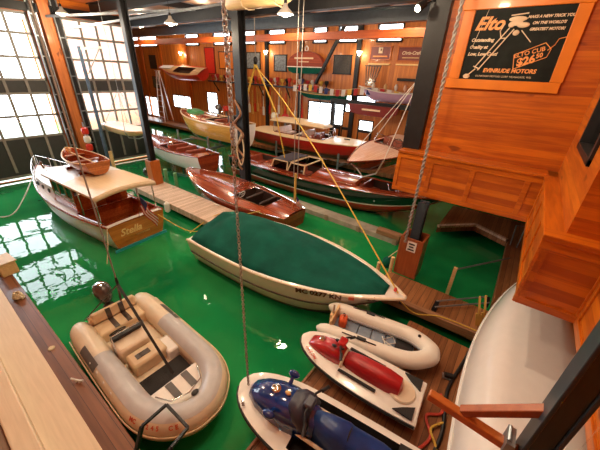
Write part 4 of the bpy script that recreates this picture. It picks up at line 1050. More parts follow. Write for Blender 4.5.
# ------------------------------------------------ personal watercraft
def watercraft(label, loc, rz, L, W, seat_m, hood_m, fair_m, blue):
    t = thing('jet_ski', label, 'jet ski', loc, rz)
    h = Hull(L, W, (0.34, 0.36, 0.46), 0.0, 0.94, 0.5, 0.10, 2.9 if not blue else 3.2, 0.52, umax=0.34)
    h.build(t, [M['white'], M['white']], (0.4,), n=32)
    h.transom(t, M['white'])
    h.rail(t, M['black'], 0.028, 'bumper', -0.045, 40)
    wells = [(0.10, 0.62, 0.80)] if blue else []
    h.deck(t, M['white'], wells, 0.05, n=36)
    if blue:
        h.well(t, M['mat_black'], wells[0], 0.20, 0.05, name='footwell')
        MB().box((-L*0.405, 0, 0.40), (L*0.13, W*0.78, 0.03)).build('rear_mat', M['mat_black'], t, bevel=0.008)
        tr_ = MB()
        for sg in (-1, 1):
            tr_.tube([(-L*0.36, sg*W*0.20, 0.42), (-L*0.1, sg*W*0.215, 0.44), (L*0.10, sg*W*0.215, 0.48), (L*0.2, sg*W*0.16, 0.52)], 0.028, 8)
        tr_.build('side_trim', M['cream'], t)
    else:
        for sg in (-1, 1):
            MB().prism([(-L*0.475, sg*W*0.18), (-L*0.40, sg*W*0.30), (-L*0.34, sg*W*0.42), (-L*0.475, sg*W*0.44)][::sg], 0.375, 0.40).build('rear_mat', M['mat_black'], t, smooth=False)
            MB().bar((-L*0.20, sg*W*0.30, 0.405), (L*0.10, sg*W*0.30, 0.43), 0.05, 0.02).build('foot_slot', M['mat_black'], t, smooth=False)
        MB().lathe((-L*0.36, 0, 0.37), [(0.001, 0), (0.20, 0), (0.23, .02), (0.21, .05), (0.14, .06), (0.001, .06)], 24).build('rear_ring', M['cream'], t)
    k = L
    if blue:
        seat = [(-k*.37, .02, .36, .50), (-k*.355, .20, .34, .66), (-k*.27, .235, .34, .72), (-k*.13, .23, .34, .74), (-k*.115, .22, .34, .79), (-k*.03, .20, .34, .77), (k*.05, .15, .36, .74), (k*.08, .10, .38, .66)]
    else:
        seat = [(-k*.36, .02, .36, .46), (-k*.345, .15, .36, .60), (-k*.25, .175, .36, .64), (-k*.05, .175, .36, .63), (k*.06, .15, .37, .61), (k*.10, .11, .38, .55)]
    pod(seat, 3.0).build('seat', seat_m, t, angle=60)
    if blue:
        sm_ = MB()
        sm_.tube([(-k*.125, .235*math.cos(PI*i/10), .36+.40*math.sin(PI*i/10)**.7) for i in range(11)], 0.012, 6); sm_.build('seat_strap', M['black'], t)
        hood = [(k*.03, .20, .36, .72), (k*.10, .27, .38, .80), (k*.18, .30, .40, .82), (k*.27, .29, .42, .76), (k*.35, .24, .44, .67), (k*.41, .15, .46, .57), (k*.43, .03, .47, .50)]
    else:
        hood = [(k*.10, .17, .38, .62), (k*.15, .20, .39, .68), (k*.24, .20, .41, .66), (k*.33, .17, .43, .60), (k*.40, .13, .45, .53), (k*.415, .10, .46, .48)]
    ho = pod(hood, 2.8).build('hood', hood_m, t, angle=60)
    zc = 0.86 if blue else 0.74; xc = k*.075 if blue else k*.13
    hw = 0.40 if blue else 0.30
    hbr = MB().tube([(xc-0.10, -hw, zc-0.02), (xc, -hw*.4, zc+0.06), (xc, hw*.4, zc+0.06), (xc-0.10, hw, zc-0.02)], 0.018, 8).build('handlebar', M['black_metal'], t)
    for q in (-hw, hw): MB().cyl((xc-0.10, q, zc-0.02), (xc-0.055, q*.65, zc+0.02), 0.026, n=8).build('grip', M['black'], hbr)
    MB().box((xc+0.01, 0, zc+0.06), (0.15, 0.20, 0.09)).build('bar_pad', fair_m, hbr, bevel=0.03)
    MB().cyl((xc+0.04, 0, zc-0.22), (xc, 0, zc+0.05), 0.06, 0.05, n=10).build('steering_column', M['black'], t)
    if blue:
        pod([(k*.055, .26, .60, .70), (k*.085, .28, .62, .88), (k*.13, .24, .70, .92), (k*.17, .16, .74, .86)], 2.4).build('fairing', fair_m, t, angle=60)
        for sg in (-1, 1): MB().ball((k*.235, sg*.36, .76), (.10, .06, .06), 12, 7).cyl((k*.235, sg*.24, .68), (k*.235, sg*.36, .76), 0.035, n=8).build('mirror', hood_m, ho)
        MB().lathe((k*.27, 0, .765), [(.001, 0), (.075, 0), (.075, .03), (.05, .045), (.001, .045)], 16).build('cap', M['silver'], ho)
        MB().ball((k*.20, 0, .84), (.05, .03, .03), 10, 6).build('gauge', M['lettering_gold'], ho)
    else:
        MB().lathe((k*.31, 0.0, .585), [(.001, 0), (.06, 0), (.06, .05), (.035, .075), (.001, .075)], 16).build('cap', M['silver'], ho)
        MB().tube([(k*.10, .19*math.cos(PI*i/10), .36+.22*math.sin(PI*i/10)) for i in range(11)], 0.03, 8).build('cowl_ring', M['cream'], t)
        for yy in (.07, -.07): MB().ball((k*.19, yy, .70), (.05, .03, .03), 8, 5).build('gauge', M['black'], ho)
    return t, h
jr, hr_ = watercraft('small white jet ski with a red seat and red hood, on the dock', (-1.17, 3.52, 0.46), PI+0.075, 2.28, 0.90, M['red_vinyl'], M['red_gloss'], M['red_gloss'], False)
jb, hb2 = watercraft('large white jet ski with a blue seat and glossy blue hood, nearest on the dock', (-1.04, 2.22, 0.46), PI+0.13, 3.0, 1.14, M['blue_vinyl'], M['blue_gloss'], M['dark_vinyl'], True)
def deck_text(root, body, x, y, z, size, rz, mat):
    text('registration_lettering', body, size, mat, root, (x, y, z), (0.08, 0.02, rz), bold=0.002)
deck_text(jr, 'MC 3187', 0.78, 0.27, 0.485, 0.085, PI-0.55+PI, M['lettering_red'])
deck_text(jb, 'MC', 1.22, 0.30, 0.50, 0.07, PI-0.8+PI, M['lettering_brown'])

# ------------------------------------------------ small white inflatable
si = thing('inflatable_dinghy', 'small white inflatable dinghy with blue grey floor, on the dock below the covered boat', 'boat', (-1.2, 4.56, 0.46), 0.19)
side = [(-1.22, -0.36, 0.22), (-0.6, -0.37, 0.22), (0.3, -0.36, 0.23), (0.72, -0.30, 0.25), (1.0, -0.12, 0.28), (1.04, 0, 0.285)]
path = smooth_path(side+[(p[0], -p[1], p[2]) for p in reversed(side[:-1])], 6); N = len(path); rad = [0.165]*N
for i, f in enumerate((0.16, 0.55, 0.78, 0.93)): rad[i] *= f; rad[N-1-i] *= f
MB().tube(path, rad, 14).build('tube', M['white_rubber'], si, angle=80)
strip(path[4:-4], 0.165, -12, 6, 3, 0.012).build('rubbing_strake', M['hypalon_grey'], si, solid=0.012)
fb = MB()
for k in range(6): fb.box((-0.85+0.29*k, 0, 0.12), (0.275, 0.50, 0.04))
fb.build('floor_boards', M['blue_grey'], si, smooth=False, bevel=0.008)
MB().box((-0.95, 0, 0.26), (0.05, 0.58, 0.34)).build('transom', M['tan_wood'], si, smooth=False, bevel=0.01)
MB().box((0.55, 0, 0.15), (0.35, 0.42, 0.03)).build('bow_mat', M['black'], si, smooth=False)
for sg in (-1, 1):
    MB().tube([(-0.65, sg*0.40, 0.385), (-0.3, sg*0.42, 0.41), (0.05, sg*0.40, 0.39)], 0.012, 6).box((-0.25, sg*0.39, 0.40), (0.18, 0.07, 0.03)).build('grab_line', M['black'], si)
MB().lathe((0.78, 0.22, 0.415), [(.001, 0), (.03, 0), (.03, .02), (.001, .02)], 10).build('valve', M['black'], si)
MB().tube([(0.1, 0.1, 0.16), (0.2, -0.1, 0.18), (0.38, 0.05, 0.17), (0.30, 0.18, 0.19), (0.12, 0.0, 0.19), (0.42, -0.12, 0.18)], 0.012, 6).build('coiled_line', M['paper'], si)
fc = thing('fuel_can', 'orange fuel can standing in the stern of the small white inflatable', 'can', (-1.95, 4.45, 0.60), 0.3)
MB().box((0, 0, 0.11), (0.17, 0.22, 0.22)).build('can_body', M['orange'], fc, bevel=0.04)
MB().cyl((0, 0.05, 0.21), (0, 0.05, 0.27), 0.03, n=10).build('filler_cap', M['black'], fc)
MB().tube([(0, -0.08, 0.21), (0, -0.06, 0.28), (0, 0.02, 0.28), (0, 0.03, 0.22)], 0.012, 6).build('handle', M['orange'], fc)
sm = thing('outboard_bracket', 'tan clamp bracket and tiller on the transom of the small inflatable', 'bracket', (-2.16, 4.35, 0.70), 0.2)
MB().box((0, 0, 0.06), (0.10, 0.16, 0.26)).build('clamp', M['tan_wood'], sm, bevel=0.02)
MB().cyl((0, 0, 0.18), (-0.02, 0.12, 0.32), 0.022, n=8).build('tiller', M['grey_board'], sm)

# ------------------------------------------------ overturned white hull on trestles
oh = thing('overturned_hull', 'big glossy white boat hull stored upside down along the right wall', 'boat', (1.27, 5.55, 1.62), rot=(PI, 0, PI/2))
h = Hull(6.5, 1.72, (0.80, 0.74, 0.62), 0.0, 0.80, 0.42, 0.2, 1.9, 0.85, umax=0.40)
h.build(oh, [M['white_hull']], (), n=40, na=14)
h.transom(oh, M['white_hull']); h.rail(oh, M['white_paint'], 0.03, 'gunwale')
for i, y in enumerate((3.6, 7.0)):
    tt = thing('trestle', ('low timber trestle under the stern of the overturned hull', 'low timber trestle under the bow end of the overturned hull')[i], 'trestle', (1.27, y, 0.455))
    MB().box((0, 0, 0.33), (1.35, 0.10, 0.10)).build('top_bar', M['curb'], tt, smooth=False)
    for sx in (-1, 1):
        for sy in (-1, 1): MB().bar((sx*0.5, sy*0.2, 0.0), (sx*0.5, 0, 0.33), 0.06, 0.05).build('leg', M['curb'], tt, smooth=False)

# ------------------------------------------------ near steel post with timber bracket and glass
np_ = thing('steel_post', 'dark blue grey steel post with timber bracket, closest at the lower right', 'post', (0.56, 1.50, 0.455))
MB().box((0, 0, 4.0), (0.08, 0.10, 8.0)).box((-0.05, 0, 4.0), (0.02, 0.13, 8.0)).box((0.05, 0, 4.0), (0.02, 0.13, 8.0)).build('column', M['steel_blue'], np_, smooth=False, bevel=0.004)
bk = MB().bar((-0.55, -0.02, 3.24), (-0.06, -0.02, 3.20), 0.055, 0.055).build('bracket_arm', M['orange_box'], np_, smooth=False, bevel=0.006)
MB().bar((-0.36, -0.02, 3.26), (-0.03, 0.02, 3.56), 0.05, 0.05).build('bracket_brace', M['brown_box'], np_, smooth=False, bevel=0.006)
MB().box((-0.11, -0.02, 3.24), (0.04, 0.12, 0.10)).cyl((-0.12, -0.06, 3.29), (-0.12, 0.04, 3.29), 0.012, n=8).build('bolt_plate', M['steel_light'], np_, smooth=False)
gp = thing('glass_screen', 'tall pane of clear glass with a teal edge beside the near steel post', 'glass screen', (0.68, 1.52, 0.455))
MB().box((0.44, 0, 3.4), (0.84, 0.012, 6.7)).build('pane', M['glass'], gp, smooth=False)
MB().box((0.12, 0, 3.4), (0.02, 0.03, 6.7)).build('edge_strip', M['turq'], gp, smooth=False)

# ================================================================== FITTINGS AND SMALL THINGS
# ------------------------------------------------ lamps
def pendant(loc, label, power=LAMP_W, top=8.5, group=None):
    t = thing('pendant_lamp', label, 'lamp', loc, group=group)
    MB().lathe((0, 0, 0), [(0.24, 0), (0.23, .03), (0.16, .10), (0.08, .17), (0.06, .24), (0.04, .27)], 20).build('shade', M['shade'], t)
    MB().ball((0, 0, 0.0), (0.12, 0.12, 0.07), 12, 6).build('bulb', M['bulb'], t)
    MB().cyl((0, 0, 0.25), (0, 0, 0.36), 0.045, n=10).build('socket', M['black_metal'], t)
    MB().cyl((0, 0, 0.36), (0, 0, top-loc[2]), 0.010, n=6).build('cord', M['black'], t)
    l = bpy.data.lights.new('lamp_light', 'POINT'); l.energy = power; l.color = WARM; l.shadow_soft_size = 0.14
    o = bpy.data.objects.new('lamp_light', l); COL.objects.link(o); o.parent = t; o.location = (0, 0, -0.16)
pendant((-6.7, 8.05, 6.98), 'white pendant lamp hanging in front of the long dark beam, nearest the middle', LAMP_W)
pendant((-12.6, 8.05, 7.0), 'white pendant lamp hanging left of the big chain', LAMP_W)
pendant((-17.6, 6.1, 7.33), 'bright pendant lamp beside the timber post between the glazed doors', LAMP_W*1.3)
G = 'added pendant lamps over the near docks'  # lamps added above the view to brighten docks and sign wall
for p in ((-1.7, 4.7, 7.6), (-5.2, 2.6, 7.6), (-9.6, 2.6, 7.6), (-13.8, 2.6, 7.6), (-2.6, 0.9, 7.8), (-4.0, 5.6, 7.7)):
    pendant(p, 'added white pendant lamp brightening the near docks from high above', LAMP_W, group=G)
G = 'added pendant lamps over the far boats'  # further lamps added up among the beams to light the far boats
for p in ((-5.0, 13.0, 8.0), (-11.0, 13.0, 8.0), (-17.0, 13.0, 8.0), (-25.0, 13.5, 8.0)):
    pendant(p, 'added white pendant lamp brightening the far boats from high above', LAMP_W*1.3, group=G)
for x, y, z, lb in ((-27.0, 17.8, 6.55, 'glowing wall sconce above the red boat on the far wall'), (-16.6, 17.8, 6.65, 'glowing wall sconce between the blue grey posters'), (-9.2, 17.8, 6.6, 'glowing wall sconce left of the maroon sign boards')):
    t = thing('wall_sconce', lb, 'lamp', (x, y, z))
    MB().lathe((0, 0, 0), [(0.05, -.12), (0.16, .10), (0.001, .11)], 14).build('shade', M['bulb'], t)
    MB().box((0, 0.06, 0.0), (0.10, 0.10, 0.2)).build('bracket', M['black_metal'], t, smooth=False)
    l = bpy.data.lights.new('sconce_light', 'POINT'); l.energy = SCONCE_W; l.color = WARM; l.shadow_soft_size = 0.1
    o = bpy.data.objects.new('sconce_light', l); COL.objects.link(o); o.parent = t; o.location = (0, -0.28, -0.1)
t = thing('spotlight', 'small warm spotlight at the top of the black corner post', 'lamp', (-2.66, 8.0, 6.95))
MB().cyl((0, 0, 0), (-0.10, -0.12, -0.10), 0.07, 0.10, n=14).build('lamp_head', M['steel'], t)
MB().ball((-0.10, -0.12, -0.10), (0.07, 0.07, 0.07), 12, 6).build('bulb', M['bulb'], t)
MB().bar((0, 0, 0), (0.12, 0.32, 0.10), 0.03, 0.03).build('arm', M['black_metal'], t)

# ------------------------------------------------ outboard motor sign
SX, SZ, SW, SH = -0.82, 6.17, 1.72, 1.32
sg = thing('wall_sign', 'black outboard motor advertising sign in a bright orange frame on the wood wall', 'sign', (SX, 8.46, SZ))
MB().box((0, 0, 0), (SW, 0.04, SH)).build('sign_board', M['board_black'], sg, smooth=False)
f = MB()
f.prism([(-SW/2-0.26, -SH/2-0.20), (SW/2+0.20, -SH/2-0.20), (SW/2+0.20, -SH/2), (-SW/2-0.26, -SH/2)], -0.05, 0.04, fn=lambda a, b_, c: (a, c, b_))
f.prism([(-SW/2-0.26, SH/2), (SW/2+0.24, SH/2), (SW/2+0.24, SH/2+0.26), (-SW/2-0.26, SH/2+0.26)], -0.05, 0.04, fn=lambda a, b_, c: (a, c, b_))
f.prism([(-SW/2-0.23, -SH/2), (-SW/2, -SH/2), (-SW/2, SH/2), (-SW/2-0.23, SH/2)], -0.045, 0.04, fn=lambda a, b_, c: (a, c, b_))
f.prism([(SW/2, -SH/2), (SW/2+0.22, -SH/2), (SW/2+0.22, SH/2), (SW/2, SH/2)], -0.045, 0.04, fn=lambda a, b_, c: (a, c, b_))
f.build('frame', M['orange_frame'], sg, smooth=False, bevel=0.012)
RX = (PI/2, 0, 0)
def st_(name, body, size, mat, s, t_, shear=0.0, bold=0.0, rot=0.0, align='CENTER', sx=1.0):
    return text(name, body, size, mat, sg, ((s-0.5)*SW, -0.024, (0.5-t_)*SH), (PI/2, -rot, 0), shear=shear, bold=bold, align=align, sx=sx)
st_('title_lettering', 'Elto', 0.33, M['lettering_orange'], 0.19, 0.20, 0.35, 0.010)
for k, (bd, tt) in enumerate((('Outstanding', 0.42), ('Quality at', 0.52), ('Low, Low Cost!', 0.62))):
    st_('slogan_lettering', bd, 0.088, M['lettering_cream'], 0.035, tt, 0.2, 0.004, align='LEFT')
for bd, tt in (('MAKE A NEW TRICK YOU', 0.13), ('ON THE WORLD\'S', 0.21), ('GREATEST MOTOR!', 0.29)):
    st_('corner_lettering', bd, 0.064, M['lettering_cream'], 0.79, tt, 0.25, 0.003)
st_('maker_lettering', 'EVINRUDE MOTORS', 0.108, M['lettering_orange'], 0.55, 0.86, 0.1, 0.004)
st_('address_lettering', 'OUTBOARD MOTORS CORP. MILWAUKEE, WIS.', 0.05, M['lettering_cream'], 0.50, 0.945, 0.1)
def so(s, t_, d=-0.03): return ((s-0.5)*SW, d, (0.5-t_)*SH)
pm = MB()
pm.bar(so(0.47, 0.28), so(0.20, 0.86), 0.04, 0.02); pm.bar(so(0.42, 0.26), so(0.155, 0.82), 0.028, 0.02)
pm.bar(so(0.14, 0.80), so(0.22, 0.84), 0.06, 0.02); pm.bar(so(0.17, 0.84), so(0.09, 0.95), 0.07, 0.02)
pm.ball(so(0.085, 0.955), (0.07, 0.012, 0.05), 12, 6); pm.ball(so(0.48, 0.15), (0.16, 0.02, 0.05), 16, 8); pm.ball(so(0.55, 0.23), (0.11, 0.02, 0.05), 14, 8); pm.box(so(0.48, 0.21), (0.20, 0.03, 0.07)); pm.bar(so(0.40, 0.10), so(0.57, 0.08), 0.025, 0.02)
pm.ball(so(0.43, 0.22), (0.06, 0.02, 0.05), 14, 8); pm.ball(so(0.50, 0.33), (0.06, 0.02, 0.05), 14, 8); pm.bar(so(0.55, 0.30), so(0.68, 0.46), 0.02, 0.015)
pm.tube([so(0.36, 0.20), so(0.33, 0.30), so(0.36, 0.40), so(0.42, 0.40)], 0.012, 6)
pm.build('motor_picture', M['lettering_cream'], sg)
tg = MB(); loop = [so(0.555, 0.63), so(0.83, 0.47), so(0.90, 0.55), so(0.885, 0.66), so(0.59, 0.83)]
for a, b_ in zip(loop, loop[1:]+loop[:1]): tg.bar(a, b_, 0.022, 0.012)
tg.tube([so(0.87, 0.57), so(0.92, 0.50), so(0.94, 0.42), so(1.0, 0.40)], 0.008, 6)
tg.build('price_tag', M['lettering_orange'], sg, smooth=False)
st_('tag_lettering', 'ELTO CUB', 0.11, M['lettering_orange'], 0.70, 0.60, 0.1, 0.002, rot=0.28)
st_('tag_price', '$26', 0.20, M['lettering_orange'], 0.69, 0.715, 0.1, 0.008, rot=0.28)
st_('tag_price', '50', 0.11, M['lettering_orange'], 0.81, 0.64, 0.1, 0.004, rot=0.28)

# ------------------------------------------------ chains and ropes
def chain(name, label, x, y, z0, z1, ln=0.052, wd=0.017, r=0.0065):
    mb = MB(); n = int((z1-z0)/(ln*0.78))
    for k in range(n):
        zc = z0+ln*0.5+k*ln*0.78; a0 = (k % 2)*PI/2+0.4
        pts = []
        for i in range(8):
            a = 2*PI*i/8; u, v = wd*math.cos(a), ln/2*math.sin(a)
            pts.append((x+u*math.cos(a0), y+u*math.sin(a0), zc+v))
        mb.tube(pts, r, 5, loop=True)
    return tag(mb.build(name, M['chain']), label, 'chain')
chain('hoist_chain', 'long steel chain hanging down to the nose of the blue jet ski', -2.36, 2.02, 0.95, 8.6)
def rope_obj(name, label, pts, r, mat, cat='rope', group=None, n=8):
    return tag(MB().tube(smooth_path(pts, 6), r, n).build(name, mat), label, cat, group)
mb = MB()
for ph_ in (0, PI):
    mb.tube([(-1.72+0.022*math.cos(z*26+ph_), 7.22+0.022*math.sin(z*26+ph_), z) for z in [1.55+0.05*i for i in range(141)]], 0.022, 6)
tag(mb.build('twisted_rope', M['rope_grey']), 'twisted grey rope hanging in front of the panelled wall down to the boxed post', 'rope')
rope_obj('mooring_rope', 'pale yellow line running from the ceiling ropes to the covered boat bow', [(-1.25, 5.74, 1.02), (-4.3, 7.3, 2.9), (-7.4, 8.8, 4.6), (-9.9, 9.9, 5.7)], 0.018, M['rope_yellow'])
rope_obj('mooring_rope', 'thin yellow dock line from the covered boat bow to the walkway timber', [(-1.15, 5.72, 0.85), (-0.8, 5.9, 0.55), (-0.3, 6.2, 0.53), (0.5, 6.27, 0.53)], 0.014, M['rope_yellow'])
rope_obj('mooring_rope', 'white bow line of the cabin cruiser curving down to the water', [(-16.6, 2.95, 1.1), (-15.6, 2.2, 0.5), (-15.2, 1.5, 0.05), (-16.5, 0.7, 0.02)], 0.022, M['fender'])
rope_obj('mooring_rope', 'stern line drooping from the cruiser transom to the white pier', [(-9.62, 4.6, 0.8), (-9.0, 5.2, 0.15), (-8.5, 5.6, 0.15), (-8.3, 5.9, 0.5)], 0.016, M['rope_yellow'])
rope_obj('mooring_rope', 'line hanging down the near corner of the cruiser transom', [(-9.5, 2.9, 0.95), (-9.3, 2.7, 0.4), (-9.1, 2.5, 0.02)], 0.014, M['rope'])
rope_obj('mooring_rope', 'yellow stern line of the runabout lying over the pier', [(-7.2, 7.3, 0.75), (-7.9, 6.9, 0.50), (-8.6, 6.4, 0.48), (-8.7, 5.7, 0.3), (-8.9, 5.3, 0.02)], 0.016, M['rope_yellow'])
# yellow lifting straps by the thick steel post
t = thing('lifting_strap', 'yellow lifting straps and wires gathered on a hook beside the thick steel post', 'lifting strap', (-9.9, 10.0, 0))
MB().bar((0, 0, 5.75), (-0.75, 0.1, 4.3), 0.09, 0.02).bar((0, 0, 5.75), (1.0, 0.1, 4.0), 0.09, 0.02).bar((-0.75, 0.1, 4.3), (-0.95, -0.05, 2.4), 0.05, 0.02).bar((1.0, 0.1, 4.0), (1.4, 0.3, 2.0), 0.05, 0.02).build('strap', M['rope_yellow'], t, smooth=False)
MB().ball((0, 0, 5.85), (0.10, 0.10, 0.16), 10, 6).build('hook_block', M['black_metal'], t)
MB().cyl((0, 0, 5.95), (0, 0, 7.36), 0.02, n=6).build('cable', M['rope_grey'], t)
for i, (x, lb) in enumerate(((-7.25, 'left one of two thin hoist wires right of the thick steel post'), (-7.05, 'right one of two thin hoist wires right of the thick steel post'))):
    tag(MB().cyl((x, 9.4, 1.6), (x, 9.4, 8.5), 0.016, n=6).build('hoist_wire', M['rope_grey']), lb, 'wire')
tag(MB().cyl((-7.15, 9.4, -0.8), (-7.15, 9.4, 1.75), 0.055, n=10).build('marker_pole', M['oar']), 'yellow pole standing in the water before the launch', 'pole')
rope_obj('tangled_rope', 'tangle of brown ropes tied round the thick steel post', [(-10.65, 9.4, 4.3), (-10.2, 9.3, 3.8), (-10.7, 9.35, 3.3), (-10.1, 9.3, 2.9), (-10.6, 9.35, 2.3), (-10.15, 9.3, 1.9), (-10.6, 9.38, 1.5), (-10.35, 9.38, 1.25)], 0.05, M['curb'])
rope_obj('tangled_rope', 'white loop of rope hanging on the thick steel post', [(-10.2, 9.32, 3.0), (-10.55, 9.28, 2.2), (-10.3, 9.28, 1.5), (-10.1, 9.3, 2.2), (-10.25, 9.32, 3.0)], 0.03, M['rope'])
chain('hanging_chain', 'big linked chain hanging beside the thick steel post', -10.95, 9.5, 1.2, 8.5, 0.17, 0.055, 0.02)

# ------------------------------------------------ near ledge: cleats and a coil
lc = thing('dock_cleat', 'small white cleat on the brown ledge beside the inflatable', 'cleat', (-5.0, 0.40, 0.465), 0.5)
cleat(lc, (0, 0, 0), 0.0, M['fender'], 'cleat_horn', 1.2)
lc2 = thing('dock_cleat', 'pale cleat wrapped with rope at the far end of the brown ledge', 'cleat', (-8.45, 0.38, 0.465), 0.3)
cleat(lc2, (0, 0, 0), 0.0, M['fender'], 'cleat_horn', 1.4)
MB().tube([(0.13*math.cos(a*0.7)*(1-0.015*a), 0.10*math.sin(a*0.7)*(1-0.015*a), 0.02+0.004*a) for a in range(36)], 0.02, 6).build('rope_coil', M['rope'], lc2)
lc3 = thing('dock_plate', 'small pale round fitting set in the brown ledge', 'fitting', (-6.2, 0.36, 0.465))
MB().lathe((0, 0, 0), [(0.001, 0), (0.06, 0), (0.05, .015), (0.001, .015)], 14).build('plate', M['rope'], lc3)
bx = thing('dock_box', 'tan timber block on the edge of the ledge at far left', 'box', (-9.95, 0.50, 0.465), 0.1)
MB().box((0, 0, 0.18), (0.55, 0.35, 0.36)).build('box_body', M['tan_wood'], bx, smooth=False, bevel=0.02)
MB().box((0, 0, 0.375), (0.60, 0.40, 0.03)).build('box_lid', M['cream_board'], bx, smooth=False, bevel=0.008)

# ------------------------------------------------ pier fittings
for i, (x, y) in enumerate(((-12.4, 6.9), (-10.6, 6.8), (-9.3, 6.9))):
    t = thing('dock_cleat', ('pale cleat on the pier near the orange boxed post', 'pale cleat in the middle of the white pier', 'pale cleat at the near end of the pier')[i], 'cleat', (x, y, 0.455), 0.2)
    cleat(t, (0, 0, 0), 0, M['fender'], 'cleat_horn', 1.3)
t = thing('fender', 'white cylindrical fender hanging on the pier edge by the flag', 'fender', (-11.0, 5.70, 0.30))
MB().lathe((0, 0, -0.25), [(0.02, 0), (0.11, .08), (0.12, .25), (0.11, .42), (0.03, .5)], 14).build('fender_body', M['fender'], t)
MB().cyl((0, 0, 0.24), (0, 0.08, 0.17), 0.012, n=6).build('lanyard', M['rope'], t)
t = thing('fender', 'dark green ball fender by the orange boxed post', 'fender', (-14.6, 6.9, 0.75))
MB().ball((0, 0, 0), (0.22, 0.22, 0.26), 14, 8).build('fender_body', M['green_hull'], t)
t = thing('fender', 'dark green ball fender beside the boxed post with the notice', 'fender', (-2.12, 7.40, 0.62))
MB().ball((0, 0, 0), (0.16, 0.16, 0.19), 14, 8).build('fender_body', M['green_canvas'], t)
MB().cyl((0, 0, 0.18), (0.22, 0.1, 0.5), 0.012, n=6).build('lanyard', M['rope'], t)
for i, (x, y) in enumerate(((-2.15, 6.75), (-1.95, 7.25))):
    tag(MB().cyl((x, y, -1.0), (x, y, 0.95), 0.05, n=10).build('mooring_stake', M['tan_wood']), ('thin tan mooring stake by the covered boat bow', 'thin tan mooring stake beside the boxed post')[i], 'stake')
for i, (x, y, hgt) in enumerate(((-14.0, 7.5, 0.9), (-13.4, 7.65, 0.8), (-17.7, 6.6, 1.3), (-2.35, 9.8, 0.5))):
    tag(MB().cyl((x, y, -1.0), (x, y, hgt), 0.09, n=10).build('piling', M['pale_green'] if i < 2 else M['tan_wood']), ('pale piling close behind the orange boxed post', 'pale piling between the boxed post and the red runabout bow', 'tan piling near the glazed door', 'tan piling below the launch bow')[i], 'piling')

# ------------------------------------------------ rails on the walkway
t = thing('handrail', 'steel handrail on a short timber stub beside the dark slip', 'rail', (-0.42, 7.9, 0))
MB().box((0, -0.02, 0.0), (0.09, 0.09, 1.9)).build('stub_post', M['tan_wood'], t, smooth=False)
MB().cyl((0, 0, 0.88), (1.15, 1.9, 0.78), 0.022, n=8).build('rail_bar', M['steel_light'], t)
t = thing('handrail', 'pair of low steel bars over the dock walkway', 'rail', (-0.5, 6.45, 0.455))
MB().cyl((0, 0, 0.08), (1.05, 1.0, 0.12), 0.02, n=8).cyl((-0.02, 0.25, 0.08), (0.95, 1.2, 0.12), 0.02, n=8).build('rail_bar', M['steel_light'], t)
MB().box((0, 0.1, 0.04), (0.10, 0.34, 0.08)).build('rail_foot', M['black_metal'], t, smooth=False)
MB().box((1.0, 1.1, 0.05), (0.10, 0.34, 0.10)).build('rail_foot', M['black_metal'], t, smooth=False)
t = thing('swim_ladder', 'thin steel ladder rail at the right edge of the slip', 'ladder', (0.72, 10.6, 0.45))
MB().tube([(0, 0.9, 0), (-0.05, 0.9, 0.75), (0.2, 0.9, 0.8), (0.2, 0.85, 0.0)], 0.022, 8).build('side_rail', M['steel_light'], t)
for i, (dx, dy) in enumerate(((0, 0), (0.10, 0.12))):
    o = thing('oar', ('yellow oar leaning by the tip of the overturned hull', 'second yellow oar leaning behind the first')[i], 'oar', (0.46+dx, 6.55+dy, 0.46), rot=(0.10, -0.22, 0))
    MB().cyl((0, 0, 0.3), (0, 0, 0.85), 0.022, n=8).build('shaft', M['oar'], o)
    MB().box((0, 0, 0.18), (0.13, 0.02, 0.36)).build('blade', M['oar'], o, bevel=0.008)
rope_obj('hose', 'red hose lying on the planks beside the overturned hull', [(0.15, 3.1, 0.48), (0.25, 3.4, 0.49), (0.1, 3.7, 0.48), (0.3, 3.9, 0.49), (0.2, 4.25, 0.48)], 0.025, M['hose_red'], 'hose')
rope_obj('hose', 'black hose along the foot of the overturned hull', [(0.32, 2.9, 0.48), (0.38, 3.6, 0.48), (0.28, 4.4, 0.48), (0.38, 5.2, 0.48), (0.45, 5.7, 0.48)], 0.03, M['black'], 'hose')
rope_obj('hose', 'yellow line beside the red hose at the foot of the hull', [(0.40, 3.05, 0.48), (0.36, 3.3, 0.49), (0.22, 3.5, 0.52), (0.36, 3.75, 0.49)], 0.02, M['rope_yellow'], 'hose')
for i, (x, y) in enumerate(((0.22, 4.7), (0.15, 3.05))):
    o = thing('dock_roller', ('black roller fitting on the planks beside the hull', 'lower black roller fitting near the red hose')[i], 'roller', (x, y, 0.46), 0.3)
    MB().cyl((-0.07, 0, 0.06), (0.07, 0, 0.06), 0.05, n=12).build('roller', M['black'], o)
    MB().box((0, 0, 0.015), (0.2, 0.12, 0.03)).build('base_plate', M['steel_light'], o, smooth=False)

# ------------------------------------------------ far wall: signs, posters, shelf, hung boats
def board(name, label, cat, x0, x1, z0, z1, mat, frame_m, y=17.97, fw=0.06):
    t = thing(name, label, cat, ((x0+x1)/2, y, (z0+z1)/2)); a, c = (x1-x0)/2, (z1-z0)/2
    MB().box((0, 0, 0), (2*a, 0.04, 2*c)).build('panel', mat, t, smooth=False)
    MB().box((0, -0.01, c), (2*a+2*fw, 0.07, fw)).box((0, -0.01, -c), (2*a+2*fw, 0.07, fw)).box((-a, -0.01, 0), (fw, 0.07, 2*c)).box((a, -0.01, 0), (fw, 0.07, 2*c)).build('frame', frame_m, t, smooth=False)
    return t
t = board('wall_sign', 'maroon sign board with a pale square emblem on the far wall', 'sign', -8.55, -7.35, 6.30, 6.95, M['maroon_board'], M['fir_x'])
MB().box((0, -0.03, 0.13), (0.24, 0.02, 0.28)).build('emblem', M['lettering_cream'], t, smooth=False)
